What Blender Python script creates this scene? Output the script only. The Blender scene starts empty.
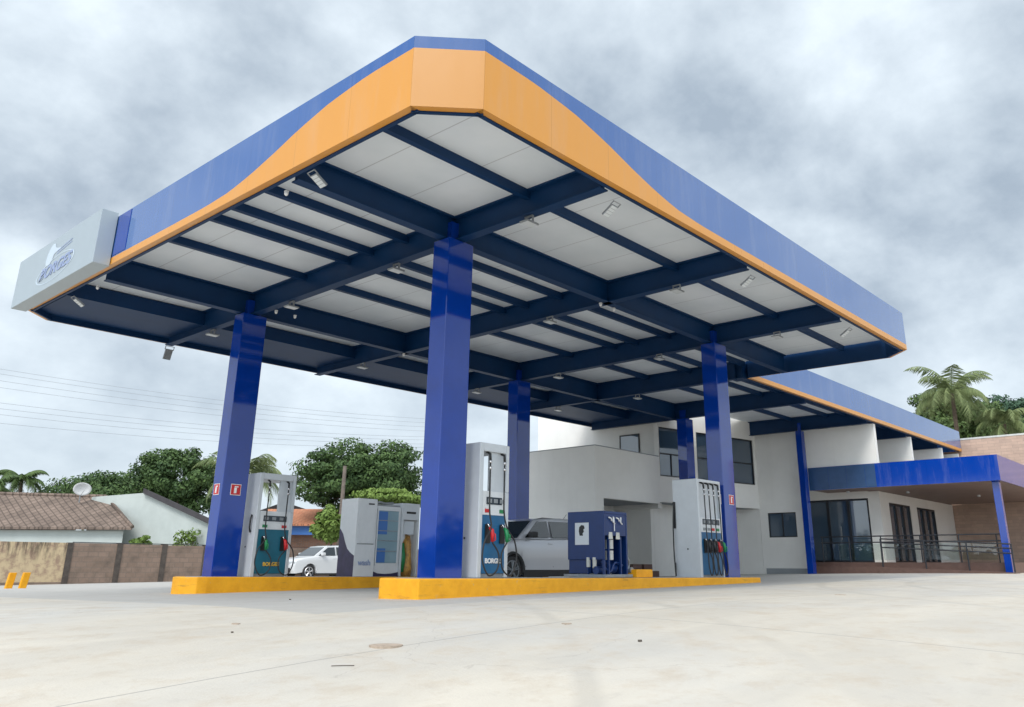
import bpy, bmesh, math, random
from mathutils import Vector, Matrix, noise
R = math.radians
random.seed(7)
scene = bpy.context.scene
COL = scene.collection

# ---------------------------------------------------------------- camera
F, PX, PY = 806.975, 34.72, -47.43
YAW, PIT, ROL = R(41.063), R(17.775), R(0.303)
CAM = Vector((-8.421, -9.402, 0.189))
fw = Vector((math.cos(PIT)*math.cos(YAW), math.cos(PIT)*math.sin(YAW), math.sin(PIT)))
r0 = Vector((math.sin(YAW), -math.cos(YAW), 0)); u0 = r0.cross(fw)
rt = math.cos(ROL)*r0 + math.sin(ROL)*u0
up = -math.sin(ROL)*r0 + math.cos(ROL)*u0
cd = bpy.data.cameras.new('camera'); cam = bpy.data.objects.new('camera', cd); COL.objects.link(cam)
M3 = Matrix((rt, up, -fw)).transposed()
cam.matrix_world = Matrix.Translation(CAM) @ M3.to_4x4()
cd.sensor_width = 36; cd.lens = F*36/1024; cd.shift_x = -PX/1024; cd.shift_y = PY/1024
cd.clip_start = 0.05; cd.clip_end = 3000
scene.camera = cam

def ray(x, y): return fw + (x-512-PX)/F*rt - (y-353.5-PY)/F*up
def at(x, y, D): return CAM + ray(x, y)*D            # D metres in front of the camera
def on_y(x, y, Y): d = ray(x, y); return CAM + d*((Y-CAM.y)/d.y)
def on_x(x, y, X): d = ray(x, y); return CAM + d*((X-CAM.x)/d.x)

# ---------------------------------------------------------------- materials
def pbr(name, col, rough=.6, metal=0., spec=.5, coat=0., var=0., vscale=3., col2=None, bump=0., bscale=40., emis=None, trans=0.):
    m = bpy.data.materials.new(name); m.use_nodes = True
    nt = m.node_tree; b = nt.nodes['Principled BSDF']
    b.inputs['Base Color'].default_value = (*col, 1); b.inputs['Roughness'].default_value = rough
    b.inputs['Metallic'].default_value = metal; b.inputs['Specular IOR Level'].default_value = spec
    b.inputs['Coat Weight'].default_value = coat; b.inputs['Coat Roughness'].default_value = .05
    if trans: b.inputs['Transmission Weight'].default_value = trans
    tc = nt.nodes.new('ShaderNodeTexCoord')
    if var or col2:
        n = nt.nodes.new('ShaderNodeTexNoise'); n.inputs['Scale'].default_value = vscale; n.inputs['Detail'].default_value = 6
        n.inputs['Roughness'].default_value = .65
        nt.links.new(tc.outputs['Object'], n.inputs['Vector'])
        mx = nt.nodes.new('ShaderNodeMix'); mx.data_type = 'RGBA'
        c2 = col2 if col2 else tuple(c*(1-var) for c in col)
        mx.inputs['A'].default_value = (*c2, 1); mx.inputs['B'].default_value = (*col, 1)
        rp = nt.nodes.new('ShaderNodeMapRange'); rp.inputs['From Min'].default_value = .35; rp.inputs['From Max'].default_value = .62
        nt.links.new(n.outputs['Fac'], rp.inputs['Value']); nt.links.new(rp.outputs['Result'], mx.inputs['Factor'])
        nt.links.new(mx.outputs['Result'], b.inputs['Base Color'])
    if bump:
        n2 = nt.nodes.new('ShaderNodeTexNoise'); n2.inputs['Scale'].default_value = bscale; n2.inputs['Detail'].default_value = 4
        nt.links.new(tc.outputs['Object'], n2.inputs['Vector'])
        bp = nt.nodes.new('ShaderNodeBump'); bp.inputs['Strength'].default_value = bump; bp.inputs['Distance'].default_value = .02
        nt.links.new(n2.outputs['Fac'], bp.inputs['Height']); nt.links.new(bp.outputs['Normal'], b.inputs['Normal'])
    return m

class NT:
    """small helper for hand-wired materials"""
    def __init__(s, m): s.t = m.node_tree; s.b = s.t.nodes['Principled BSDF']
    def n(s, kind, **kw):
        nd = s.t.nodes.new(kind)
        for k, v in kw.items():
            if k in nd.inputs.keys(): nd.inputs[k].default_value = v
            else: setattr(nd, k, v)
        return nd
    def l(s, a, b): s.t.links.new(a, b)
    def math(s, op, a, b=None, c=None):
        nd = s.t.nodes.new('ShaderNodeMath'); nd.operation = op
        for i, v in enumerate((a, b, c)):
            if v is None: continue
            if isinstance(v, (int, float)): nd.inputs[i].default_value = v
            else: s.l(v, nd.inputs[i])
        return nd.outputs[0]
    def mix(s, fac, a, b):
        nd = s.t.nodes.new('ShaderNodeMix'); nd.data_type = 'RGBA'
        for k, v in (('Factor', fac), ('A', a), ('B', b)):
            if isinstance(v, tuple): nd.inputs[k].default_value = (*v, 1)
            elif isinstance(v, (int, float)): nd.inputs[k].default_value = v
            else: s.l(v, nd.inputs[k])
        return nd.outputs['Result']
    def rng(s, v, a, b, c=0., d=1.):
        nd = s.t.nodes.new('ShaderNodeMapRange')
        s.l(v, nd.inputs['Value'])
        for k, q in (('From Min', a), ('From Max', b), ('To Min', c), ('To Max', d)): nd.inputs[k].default_value = q
        return nd.outputs['Result']

def new(name, rough=.6, spec=.5):
    m = bpy.data.materials.new(name); m.use_nodes = True
    k = NT(m); k.b.inputs['Roughness'].default_value = rough; k.b.inputs['Specular IOR Level'].default_value = spec
    return m, k

M = {}
M['column_blue'] = pbr('column_blue', (.002, .038, .30), .05, spec=.55, coat=.35, var=.15, vscale=1.5, bump=.035, bscale=1.6)
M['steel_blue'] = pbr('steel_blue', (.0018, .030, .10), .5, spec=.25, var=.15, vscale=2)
m, k = new('white_wall', .85, .3); M['white_wall'] = m
tc = k.n('ShaderNodeTexCoord'); mp = k.n('ShaderNodeMapping'); mp.inputs['Scale'].default_value = (.8, .8, .10); k.l(tc.outputs['Object'], mp.inputs[0])
n1 = k.n('ShaderNodeTexNoise', Scale=2.2, Detail=8., Roughness=.65); k.l(mp.outputs[0], n1.inputs['Vector'])
n2 = k.n('ShaderNodeTexNoise', Scale=.7, Detail=6., Roughness=.6); k.l(tc.outputs['Object'], n2.inputs['Vector'])
c = k.mix(k.rng(n2.outputs['Fac'], .35, .65), (.78, .765, .73), (.84, .825, .79))
c = k.mix(k.math('MULTIPLY', k.rng(n1.outputs['Fac'], .55, .8), .14), c, (.45, .43, .40))
k.l(c, k.b.inputs['Base Color'])
bp = k.n('ShaderNodeBump', Strength=.15, Distance=.01); n4 = k.n('ShaderNodeTexNoise', Scale=50., Detail=3.); k.l(tc.outputs['Object'], n4.inputs['Vector'])
k.l(n4.outputs['Fac'], bp.inputs['Height']); k.l(bp.outputs['Normal'], k.b.inputs['Normal'])
M['grey_wall'] = pbr('grey_wall', (.30, .32, .34), .8, var=.08, vscale=1.2, bump=.08, bscale=60)
M['silver'] = pbr('silver', (.60, .63, .66), .35, metal=.12, var=.06, vscale=4)
M['sign_grey'] = pbr('sign_grey', (.40, .46, .50), .35, metal=.25, var=.04, vscale=2)
M['panel_white'] = pbr('panel_white', (.72, .74, .76), .4, var=.05, vscale=6)
M['pump_blue'] = pbr('pump_blue', (.012, .12, .27), .35, var=.12, vscale=5)
M['pump_teal'] = pbr('pump_teal', (.008, .13, .20), .35, var=.12, vscale=5)
M['machine_blue'] = pbr('machine_blue', (.005, .030, .14), .3, var=.15, vscale=6)
M['black'] = pbr('black', (.012, .013, .015), .45)
M['rubber'] = pbr('rubber', (.02, .02, .022), .55)
M['screen'] = pbr('screen', (.02, .03, .045), .12)
M['red'] = pbr('red', (.55, .015, .02), .35)
M['green'] = pbr('green', (.01, .22, .07), .35)
M['white'] = pbr('white', (.8, .8, .8), .45)
M['offwhite'] = pbr('offwhite', (.62, .62, .58), .5, var=.15, vscale=8)
M['chrome'] = pbr('chrome', (.7, .7, .72), .2, metal=1.)
M['glass_dark'] = pbr('glass_dark', (.05, .085, .13), .03, spec=1., coat=1.)
M['frame_dark'] = pbr('frame_dark', (.015, .018, .025), .4)
M['lamp'] = pbr('lamp', (.60, .63, .65), .3)
M['galv'] = pbr('galv', (.33, .35, .37), .5, metal=.5, var=.2, vscale=8)
M['soffit'] = pbr('soffit', (.30, .22, .19), .55, var=.15, vscale=1.5)
M['brown_floor'] = pbr('brown_floor', (.13, .075, .06), .4, var=.25, vscale=4)
M['film_blue'] = pbr('film_blue', (.035, .085, .20), .25, var=.15, vscale=2, bump=.1, bscale=3)
M['letter_blue'] = pbr('letter_blue', (.27, .33, .50), .5)
M['letter_pale'] = pbr('letter_pale', (.50, .58, .66), .5)
M['yellow_text'] = pbr('yellow_text', (.75, .45, .05), .5)
M['purple'] = pbr('purple', (.045, .035, .10), .4, var=.4, vscale=6)
M['bark'] = pbr('bark', (.14, .10, .07), .9, var=.4, vscale=6, bump=.6, bscale=14)
M['wood_pole'] = pbr('wood_pole', (.15, .12, .10), .9, var=.3, vscale=5)
M['wire'] = pbr('wire', (.34, .37, .40), .6)
M['house_white'] = pbr('house_white', (.47, .51, .49), .9, var=.12, vscale=.8)
M['roof_dark'] = pbr('roof_dark', (.055, .05, .055), .8, var=.3, vscale=2)
M['brick_red'] = pbr('brick_red', (.33, .15, .09), .9, col2=(.24, .13, .09), vscale=2, bump=.3)
M['stripe_blue'] = pbr('stripe_blue', (.05, .16, .45), .5)
M['car_silver'] = pbr('car_silver', (.52, .53, .56), .28, metal=.35, coat=.6)
M['car_white'] = pbr('car_white', (.60, .61, .62), .3, coat=.6)
M['car_glass'] = pbr('car_glass', (.02, .028, .033), .03, spec=.8, coat=.3)
M['cladding'] = pbr('cladding', (.025, .026, .028), .6)
M['lens'] = pbr('lens', (.45, .48, .5), .1, coat=.6)
M['tail_red'] = pbr('tail_red', (.35, .01, .01), .2)
M['gold'] = pbr('gold', (.60, .32, .06), .45, col2=(.25, .12, .04), vscale=9)
M['shelf_glass'] = pbr('shelf_glass', (.26, .38, .44), .08, spec=.7)
M['railing_glass'] = pbr('railing_glass', (.80, .88, .86), .0, spec=.5, trans=1.)
M['paper'] = pbr('paper', (.62, .66, .70), .6)
M['debris'] = pbr('debris', (.10, .085, .07), .9)
M['pillar'] = pbr('pillar', (.10, .082, .07), .9, var=.4, vscale=5, bump=.4)
M['iron_rust'] = pbr('iron_rust', (.46, .37, .29), .7, var=.3, vscale=20)
M['dish'] = pbr('dish', (.6, .6, .6), .5)

m, k = new('yellow_kerb', .5, .4); M['yellow_kerb'] = m
tc = k.n('ShaderNodeTexCoord'); O = tc.outputs['Object']
n1 = k.n('ShaderNodeTexNoise', Scale=3.5, Detail=8., Roughness=.7); k.l(O, n1.inputs['Vector'])
n2 = k.n('ShaderNodeTexNoise', Scale=16., Detail=6., Roughness=.75); k.l(O, n2.inputs['Vector'])
mp = k.n('ShaderNodeMapping'); mp.inputs['Scale'].default_value = (1., 1., 9.); k.l(O, mp.inputs[0])
n3 = k.n('ShaderNodeTexNoise', Scale=1.6, Detail=7., Roughness=.7); k.l(mp.outputs[0], n3.inputs['Vector'])
c = k.mix(k.rng(n1.outputs['Fac'], .35, .65), (.74, .33, .008), (.88, .42, .014))
c = k.mix(k.math('MULTIPLY', k.rng(n2.outputs['Fac'], .64, .70), .7), c, (.42, .38, .32))
c = k.mix(k.math('MULTIPLY', k.rng(n3.outputs['Fac'], .58, .72), .55), c, (.13, .09, .05))
k.l(c, k.b.inputs['Base Color'])
bp = k.n('ShaderNodeBump', Strength=.3, Distance=.01); k.l(n2.outputs['Fac'], bp.inputs['Height']); k.l(bp.outputs['Normal'], k.b.inputs['Normal'])

# ceiling sheets with seams every 1.07 m and faint ribs
m, k = new('ceiling_sheet', .38, .5); M['ceiling_sheet'] = m
tc = k.n('ShaderNodeTexCoord'); sp = k.n('ShaderNodeSeparateXYZ'); k.l(tc.outputs['Object'], sp.inputs[0])
fx = k.math('FRACT', k.math('DIVIDE', sp.outputs['X'], 1.07))
seam = k.math('LESS_THAN', fx, .018)
nz = k.n('ShaderNodeTexNoise', Scale=.9, Detail=5.); k.l(tc.outputs['Object'], nz.inputs['Vector'])
base = k.mix(k.rng(nz.outputs['Fac'], .35, .65), (.71, .76, .80), (.80, .84, .88))
k.l(k.mix(seam, base, (.52, .54, .57)), k.b.inputs['Base Color'])
bp = k.n('ShaderNodeBump', Strength=.15, Distance=.02)
k.l(nz.outputs['Fac'], bp.inputs['Height']); k.l(bp.outputs['Normal'], k.b.inputs['Normal'])

# composite fascia panels: faint panel joints and slight waviness
def acm(name, col, rough, coat, wav=.25):
    m, k = new(name, rough, .5); M[name] = m
    k.b.inputs['Coat Weight'].default_value = coat; k.b.inputs['Coat Roughness'].default_value = .06
    tc = k.n('ShaderNodeTexCoord'); sp = k.n('ShaderNodeSeparateXYZ'); k.l(tc.outputs['Object'], sp.inputs[0])
    su = k.math('ADD', sp.outputs['X'], sp.outputs['Y'])
    fx = k.math('FRACT', k.math('DIVIDE', k.math('ADD', su, 50.), 1.22)); seam = k.math('LESS_THAN', fx, .006)
    nz = k.n('ShaderNodeTexNoise', Scale=2.2, Detail=5., Roughness=.7); mp = k.n('ShaderNodeMapping'); mp.inputs['Scale'].default_value = (1, 1, .15)
    k.l(tc.outputs['Object'], mp.inputs['Vector']); k.l(mp.outputs[0], nz.inputs['Vector'])
    dirt = k.rng(nz.outputs['Fac'], .5, .8)
    c = k.mix(k.math('MULTIPLY', dirt, .16), col, (.42, .43, .46))
    k.l(k.mix(seam, c, tuple(v*.75 for v in col)), k.b.inputs['Base Color'])
    k.l(k.rng(nz.outputs['Fac'], .3, .8, rough*.7, rough*1.8), k.b.inputs['Roughness'])
    n2 = k.n('ShaderNodeTexNoise', Scale=1.1, Detail=2.); k.l(tc.outputs['Object'], n2.inputs['Vector'])
    bp = k.n('ShaderNodeBump', Strength=wav, Distance=.03); k.l(n2.outputs['Fac'], bp.inputs['Height']); k.l(bp.outputs['Normal'], k.b.inputs['Normal'])
acm('fascia_blue', (.022, .10, .34), .15, 1.)
acm('fascia_orange', (.66, .29, .045), .35, .25, .12)
acm('awning_blue', (.002, .045, .33), .12, .5, .15)

# concrete forecourt
m, k = new('concrete', .7, .35); M['concrete'] = m
tc = k.n('ShaderNodeTexCoord'); O = tc.outputs['Object']
sp = k.n('ShaderNodeSeparateXYZ'); k.l(O, sp.inputs[0])
mp = k.n('ShaderNodeMapping'); mp.inputs['Rotation'].default_value = (0, 0, R(25)); mp.inputs['Scale'].default_value = (.35, 1.3, 1); k.l(O, mp.inputs[0])
n1 = k.n('ShaderNodeTexNoise', Scale=.55, Detail=8., Roughness=.6, Distortion=.8); k.l(mp.outputs[0], n1.inputs['Vector'])
n2 = k.n('ShaderNodeTexNoise', Scale=2.3, Detail=8., Roughness=.7); k.l(O, n2.inputs['Vector'])
n3 = k.n('ShaderNodeTexNoise', Scale=.22, Detail=4., Roughness=.6); k.l(O, n3.inputs['Vector'])
c = k.mix(k.rng(n1.outputs['Fac'], .35, .68), (.49, .455, .395), (.60, .555, .475))
c = k.mix(k.math('MULTIPLY', k.rng(n3.outputs['Fac'], .45, .65), .45), c, (.45, .46, .465))
c = k.mix(k.math('MULTIPLY', k.rng(n2.outputs['Fac'], .50, .74), .62), c, (.42, .34, .25))
# the greyer slab poured round the pump islands
e1 = k.math('MULTIPLY', k.math('GREATER_THAN', sp.outputs['Y'], k.math('ADD', -1.75, k.math('MULTIPLY', n2.outputs['Fac'], .08))), k.math('GREATER_THAN', sp.outputs['X'], -3.2))
c = k.mix(k.math('MULTIPLY', e1, .65), c, (.37, .37, .365))
nn = k.n('ShaderNodeTexNoise', Scale=5.5, Detail=6., Roughness=.7); k.l(O, nn.inputs['Vector'])
c = k.mix(k.math('MULTIPLY', k.rng(nn.outputs['Fac'], .55, .75), .22), c, (.30, .27, .24))
# faint tyre arcs
def arc_track(cx, cy, r, wd):
    dx = k.math('SUBTRACT', sp.outputs['X'], cx); dy = k.math('SUBTRACT', sp.outputs['Y'], cy)
    d = k.math('SQRT', k.math('ADD', k.math('MULTIPLY', dx, dx), k.math('MULTIPLY', dy, dy)))
    return k.rng(k.math('ABSOLUTE', k.math('SUBTRACT', d, r)), wd, wd*.35)
tr = None
for a in ((14, -16, 13.2, .13), (14, -16, 14.9, .13), (-20, 12, 24, .12), (-20, 12, 25.6, .12), (30, -30, 31, .12), (30, -30, 32.6, .12)):
    v = arc_track(*a); tr = v if tr is None else k.math('MAXIMUM', tr, v)
c = k.mix(k.math('MULTIPLY', k.math('MULTIPLY', tr, k.rng(n1.outputs['Fac'], .4, .6)), .22), c, (.20, .19, .18))
# hairline cracks
vo = k.n('ShaderNodeTexVoronoi', Scale=.33); vo.feature = 'DISTANCE_TO_EDGE'
vm = k.n('ShaderNodeMapping'); k.l(O, vm.inputs[0]); nv = k.n('ShaderNodeTexNoise', Scale=1.4, Detail=6.); k.l(O, nv.inputs['Vector'])
va = k.n('ShaderNodeVectorMath'); va.operation = 'ADD'; k.l(vm.outputs[0], va.inputs[0]); k.l(nv.outputs['Color'], va.inputs[1]); k.l(va.outputs[0], vo.inputs['Vector'])
crk = k.math('MULTIPLY', k.math('LESS_THAN', vo.outputs['Distance'], .0022), k.math('GREATER_THAN', n3.outputs['Fac'], .5))
c = k.mix(k.math('MULTIPLY', crk, .18), c, (.17, .15, .13))
# saw-cut joints
jr = k.n('ShaderNodeMapping'); jr.inputs['Rotation'].default_value = (0, 0, 0); jr.inputs['Location'].default_value = (1.3, 4.1, 0); k.l(O, jr.inputs[0])
js = k.n('ShaderNodeSeparateXYZ'); k.l(jr.outputs[0], js.inputs[0])
wob = k.math('MULTIPLY', n2.outputs['Fac'], .03)
j1 = k.math('LESS_THAN', k.math('FRACT', k.math('DIVIDE', k.math('ADD', js.outputs['X'], wob), 6.2)), .0030)
j2 = k.math('LESS_THAN', k.math('FRACT', k.math('DIVIDE', k.math('ADD', js.outputs['Y'], wob), 5.1)), .0036)
c = k.mix(k.math('MULTIPLY', k.math('MAXIMUM', j1, j2), .6), c, (.22, .21, .20))
k.l(c, k.b.inputs['Base Color'])
k.l(k.rng(n2.outputs['Fac'], .3, .7, .5, .8), k.b.inputs['Roughness'])
bp = k.n('ShaderNodeBump', Strength=.25, Distance=.01); n4 = k.n('ShaderNodeTexNoise', Scale=45., Detail=5.); k.l(O, n4.inputs['Vector'])
k.l(n4.outputs['Fac'], bp.inputs['Height']); k.l(bp.outputs['Normal'], k.b.inputs['Normal'])

# block masonry
def masonry(name, c1, c2, mortar, w, h, stain=.0, axis='x', msize=.012, stainc=(.10, .085, .07), row=False):
    m, k = new(name, .9, .2); M[name] = m
    tc = k.n('ShaderNodeTexCoord'); mp = k.n('ShaderNodeMapping'); k.l(tc.outputs['Object'], mp.inputs[0])
    mp.inputs['Rotation'].default_value = (R(90), 0, 0) if axis == 'x' else (R(90), 0, R(90))
    sp = k.n('ShaderNodeSeparateXYZ'); k.l(tc.outputs['Object'], sp.inputs[0])
    cb = k.n('ShaderNodeCombineXYZ'); k.l(sp.outputs['X' if axis == 'x' else 'Y'], cb.inputs[0]); k.l(sp.outputs['Z'], cb.inputs[1])
    br = k.n('ShaderNodeTexBrick'); k.l(cb.outputs[0], br.inputs['Vector'])
    br.inputs['Color1'].default_value = (*c1, 1); br.inputs['Color2'].default_value = (*c2, 1); br.inputs['Mortar'].default_value = (*mortar, 1)
    br.inputs['Scale'].default_value = 1; br.inputs['Brick Width'].default_value = w; br.inputs['Row Height'].default_value = h
    br.inputs['Mortar Size'].default_value = msize
    nz = k.n('ShaderNodeTexNoise', Scale=1.6, Detail=8., Roughness=.7); k.l(tc.outputs['Object'], nz.inputs['Vector'])
    c = k.mix(k.math('MULTIPLY', k.rng(nz.outputs['Fac'], .45, .7), stain), br.outputs['Color'], stainc)
    k.l(c, k.b.inputs['Base Color'])
    bp = k.n('ShaderNodeBump', Strength=.5, Distance=.01); k.l(br.outputs['Fac'], bp.inputs['Height']); bp.invert = True
    k.l(bp.outputs['Normal'], k.b.inputs['Normal'])
masonry('block_wall', (.25, .18, .14), (.29, .21, .165), (.215, .17, .14), .4, .2, .6)
masonry('stone_clad', (.58, .41, .32), (.47, .34, .27), (.38, .29, .24), .5, .14, .35, 'y', .006, (.28, .2, .17))
masonry('brick_wall', (.42, .20, .12), (.32, .17, .12), (.30, .24, .2), .24, .09, .4)
m, k = new('old_paint', .9, .2); M['old_paint'] = m
tc = k.n('ShaderNodeTexCoord'); mp = k.n('ShaderNodeMapping'); mp.inputs['Scale'].default_value = (2.2, 2.2, .35); k.l(tc.outputs['Object'], mp.inputs[0])
n1 = k.n('ShaderNodeTexNoise', Scale=2.5, Detail=8., Roughness=.7); k.l(mp.outputs[0], n1.inputs['Vector'])
n2 = k.n('ShaderNodeTexNoise', Scale=3., Detail=8., Roughness=.7); k.l(tc.outputs['Object'], n2.inputs['Vector'])
c = k.mix(k.rng(n2.outputs['Fac'], .46, .62), (.56, .44, .28), (.36, .25, .18))
sp = k.n('ShaderNodeSeparateXYZ'); k.l(tc.outputs['Object'], sp.inputs[0])
drip = k.math('MULTIPLY', k.rng(n1.outputs['Fac'], .45, .6), k.rng(sp.outputs['Z'], .1, .9))
k.l(k.mix(drip, c, (.10, .08, .06)), k.b.inputs['Base Color'])
# clay tiles
def tiles(name, c1, c2):
    m, k = new(name, .9, .2); M[name] = m
    tc = k.n('ShaderNodeTexCoord'); sp = k.n('ShaderNodeSeparateXYZ'); k.l(tc.outputs['Object'], sp.inputs[0])
    nz = k.n('ShaderNodeTexNoise', Scale=1.2, Detail=8., Roughness=.75); k.l(tc.outputs['Object'], nz.inputs['Vector'])
    fz = k.math('FRACT', k.math('DIVIDE', sp.outputs['Y'], .36)); fx = k.math('FRACT', k.math('DIVIDE', sp.outputs['X'], .26))
    line = k.math('MAXIMUM', k.math('LESS_THAN', fz, .16), k.math('LESS_THAN', fx, .22))
    c = k.mix(k.rng(nz.outputs['Fac'], .4, .65), c1, c2)
    k.l(k.mix(k.math('MULTIPLY', line, .6), c, (.05, .04, .035)), k.b.inputs['Base Color'])
tiles('tiles_old', (.15, .115, .095), (.25, .19, .155))
tiles('tiles_orange', (.55, .22, .12), (.62, .29, .17))
# leaves
def leafmat(name, a, b, rough=.6):
    m, k = new(name, rough, .25); M[name] = m
    g = k.n('ShaderNodeNewGeometry'); tc = k.n('ShaderNodeTexCoord')
    nz = k.n('ShaderNodeTexNoise', Scale=.6, Detail=3.); k.l(tc.outputs['Object'], nz.inputs['Vector'])
    f = k.math('ADD', k.math('MULTIPLY', g.outputs['Random Per Island'], .6), k.rng(nz.outputs['Fac'], .35, .65, 0, .4))
    k.l(k.mix(f, a, b), k.b.inputs['Base Color'])
    k.b.inputs['Subsurface Weight'].default_value = 0
leafmat('leaf_dark', (.022, .052, .020), (.105, .17, .05))
leafmat('leaf_mid', (.045, .080, .030), (.11, .165, .045))
leafmat('leaf_bright', (.09, .15, .03), (.19, .27, .06))
leafmat('leaf_palm', (.09, .13, .05), (.24, .28, .12))
leafmat('leaf_far', (.03, .07, .04), (.05, .10, .055))

# ---------------------------------------------------------------- mesh helpers
class MB:
    def __init__(s): s.v = []; s.f = []
    def add(s, vs, fs):
        o = len(s.v); s.v += [tuple(v) for v in vs]; s.f += [tuple(i+o for i in f) for f in fs]; return s
    def box(s, a, b):
        x0, y0, z0 = (min(a[i], b[i]) for i in range(3)); x1, y1, z1 = (max(a[i], b[i]) for i in range(3))
        return s.add([(x0,y0,z0),(x1,y0,z0),(x1,y1,z0),(x0,y1,z0),(x0,y0,z1),(x1,y0,z1),(x1,y1,z1),(x0,y1,z1)],
                     [(0,3,2,1),(4,5,6,7),(0,1,5,4),(1,2,6,5),(2,3,7,6),(3,0,4,7)])
    def prism(s, poly, z0, z1):             # poly in XY
        n = len(poly); z0f = z0 if callable(z0) else (lambda x, y: z0); z1f = z1 if callable(z1) else (lambda x, y: z1)
        vs = [(x, y, z0f(x, y)) for x, y in poly] + [(x, y, z1f(x, y)) for x, y in poly]
        return s.add(vs, [tuple(range(n))[::-1], tuple(range(n, 2*n))] + [(i, (i+1) % n, n+(i+1) % n, n+i) for i in range(n)])
    def prism_y(s, poly, y0, y1):           # poly in XZ
        n = len(poly); vs = [(x, y0, z) for x, z in poly] + [(x, y1, z) for x, z in poly]
        return s.add(vs, [tuple(range(n)), tuple(range(n, 2*n))[::-1]] + [((i+1) % n, i, n+i, n+(i+1) % n) for i in range(n)])
    def prism_x(s, poly, x0, x1):           # poly in YZ
        n = len(poly); vs = [(x0, y, z) for y, z in poly] + [(x1, y, z) for y, z in poly]
        return s.add(vs, [tuple(range(n)), tuple(range(n, 2*n))[::-1]] + [((i+1) % n, i, n+i, n+(i+1) % n) for i in range(n)])
    def tube(s, pts, r, n=8, cap=True):
        pts = [Vector(p) for p in pts]; rs = r if isinstance(r, (list, tuple)) else [r]*len(pts)
        rings = []; prev = None
        for i, p in enumerate(pts):
            d = (pts[min(i+1, len(pts)-1)] - pts[max(i-1, 0)]).normalized()
            a = prev if prev is not None else (Vector((0, 0, 1)) if abs(d.z) < .9 else Vector((1, 0, 0)))
            u = (a - d*a.dot(d)).normalized(); w = d.cross(u); prev = u
            rings.append([p + (u*math.cos(t) + w*math.sin(t))*rs[i] for t in (2*math.pi*j/n for j in range(n))])
        vs = [v for rg in rings for v in rg]; fs = []
        for i in range(len(pts)-1):
            for j in range(n): fs.append((i*n+j, i*n+(j+1) % n, (i+1)*n+(j+1) % n, (i+1)*n+j))
        if cap: fs += [tuple(range(n))[::-1], tuple(range((len(pts)-1)*n, len(pts)*n))]
        return s.add(vs, fs)
    def build(s, name, mat, parent=None, smooth=False, bevel=0., tf=None, label=None):
        me = bpy.data.meshes.new(name); vs = s.v if tf is None else [tf(*v) for v in s.v]
        me.from_pydata([tuple(v) for v in vs], [], s.f); me.materials.append(M[mat] if isinstance(mat, str) else mat)
        bm = bmesh.new(); bm.from_mesh(me); bmesh.ops.recalc_face_normals(bm, faces=bm.faces)
        if bevel:
            es = [e for e in bm.edges if len(e.link_faces) == 2 and e.calc_face_angle(0) > .6]
            bmesh.ops.bevel(bm, geom=es, offset=bevel, segments=2, affect='EDGES', profile=.6)
        bm.to_mesh(me); bm.free()
        if smooth: me.polygons.foreach_set('use_smooth', [True]*len(me.polygons))
        o = bpy.data.objects.new(name, me); COL.objects.link(o)
        if parent: o.parent = parent
        if label: o['label'] = label
        return o

def empty(name, loc=(0, 0, 0), rz=0):
    o = bpy.data.objects.new(name, None); COL.objects.link(o); o.location = loc; o.rotation_euler = (0, 0, rz); o.empty_display_size = .3
    return o
def tag(o, label, cat, group=None):
    o['label'] = label; o['category'] = cat
    if group: o['group'] = group
    return o
def struct(o): o['kind'] = 'structure'; return o
def children(o): return [c for c in bpy.data.objects if c.parent == o]
def copy_tree(o, parent=None):
    c = o.copy(); COL.objects.link(c)
    if parent: c.parent = parent
    for ch in children(o): copy_tree(ch, c)
    return c
def text(name, body, size, mat, parent, mtx, shear=0., extrude=.004, spacing=1., bold=0.):
    cu = bpy.data.curves.new(name+'_font', 'FONT'); cu.body = body; cu.size = size; cu.extrude = extrude; cu.shear = shear
    cu.align_x = 'CENTER'; cu.align_y = 'CENTER'; cu.space_character = spacing; cu.offset = bold
    t = bpy.data.objects.new('font_source', cu); COL.objects.link(t)
    bpy.context.view_layer.update()
    me = bpy.data.meshes.new_from_object(t.evaluated_get(bpy.context.evaluated_depsgraph_get()))
    bpy.data.objects.remove(t); me.name = name; me.materials.clear(); me.materials.append(M[mat])
    o = bpy.data.objects.new(name, me); COL.objects.link(o); o.parent = parent; o.matrix_local = mtx
    return o
def face_mtx(origin, right, upv):
    r = Vector(right).normalized(); u = Vector(upv).normalized(); n = r.cross(u)
    m = Matrix((r, u, n)).transposed().to_4x4(); m.translation = Vector(origin); return m

# ---------------------------------------------------------------- ground
def smax(v, k=1.5): return .5*(v + math.sqrt(v*v + k*k))
def g(x, y):
    yy = smax(y+.5, 1.); yy = min(yy, 40)
    xx = max(min(x, 26), -12)
    z = -.25 + .0105*xx - .0155*yy
    s = (x-CAM.x)*math.cos(YAW) + (y-CAM.y)*math.sin(YAW)
    s = max(s, -4)
    if s < 11: z -= .85*((11-s)/11)**2
    return z
def axis_pts(lo, hi, step, far):
    a = [lo + i*step for i in range(int((hi-lo)/step)+1)]
    return [-far, -far/3, lo-25, lo-8] + a + [a[-1]+8, a[-1]+30, far/3, far]
xs = axis_pts(-16, 40, .8, 900); ys = axis_pts(-16, 36, .8, 900)
gb = MB(); nx, ny = len(xs), len(ys)
gb.v = [(x, y, g(x, y)) for x in xs for y in ys]
gb.f = [(i*ny+j, (i+1)*ny+j, (i+1)*ny+j+1, i*ny+j+1) for i in range(nx-1) for j in range(ny-1)]
struct(gb.build('ground', 'concrete', smooth=True))

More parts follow.
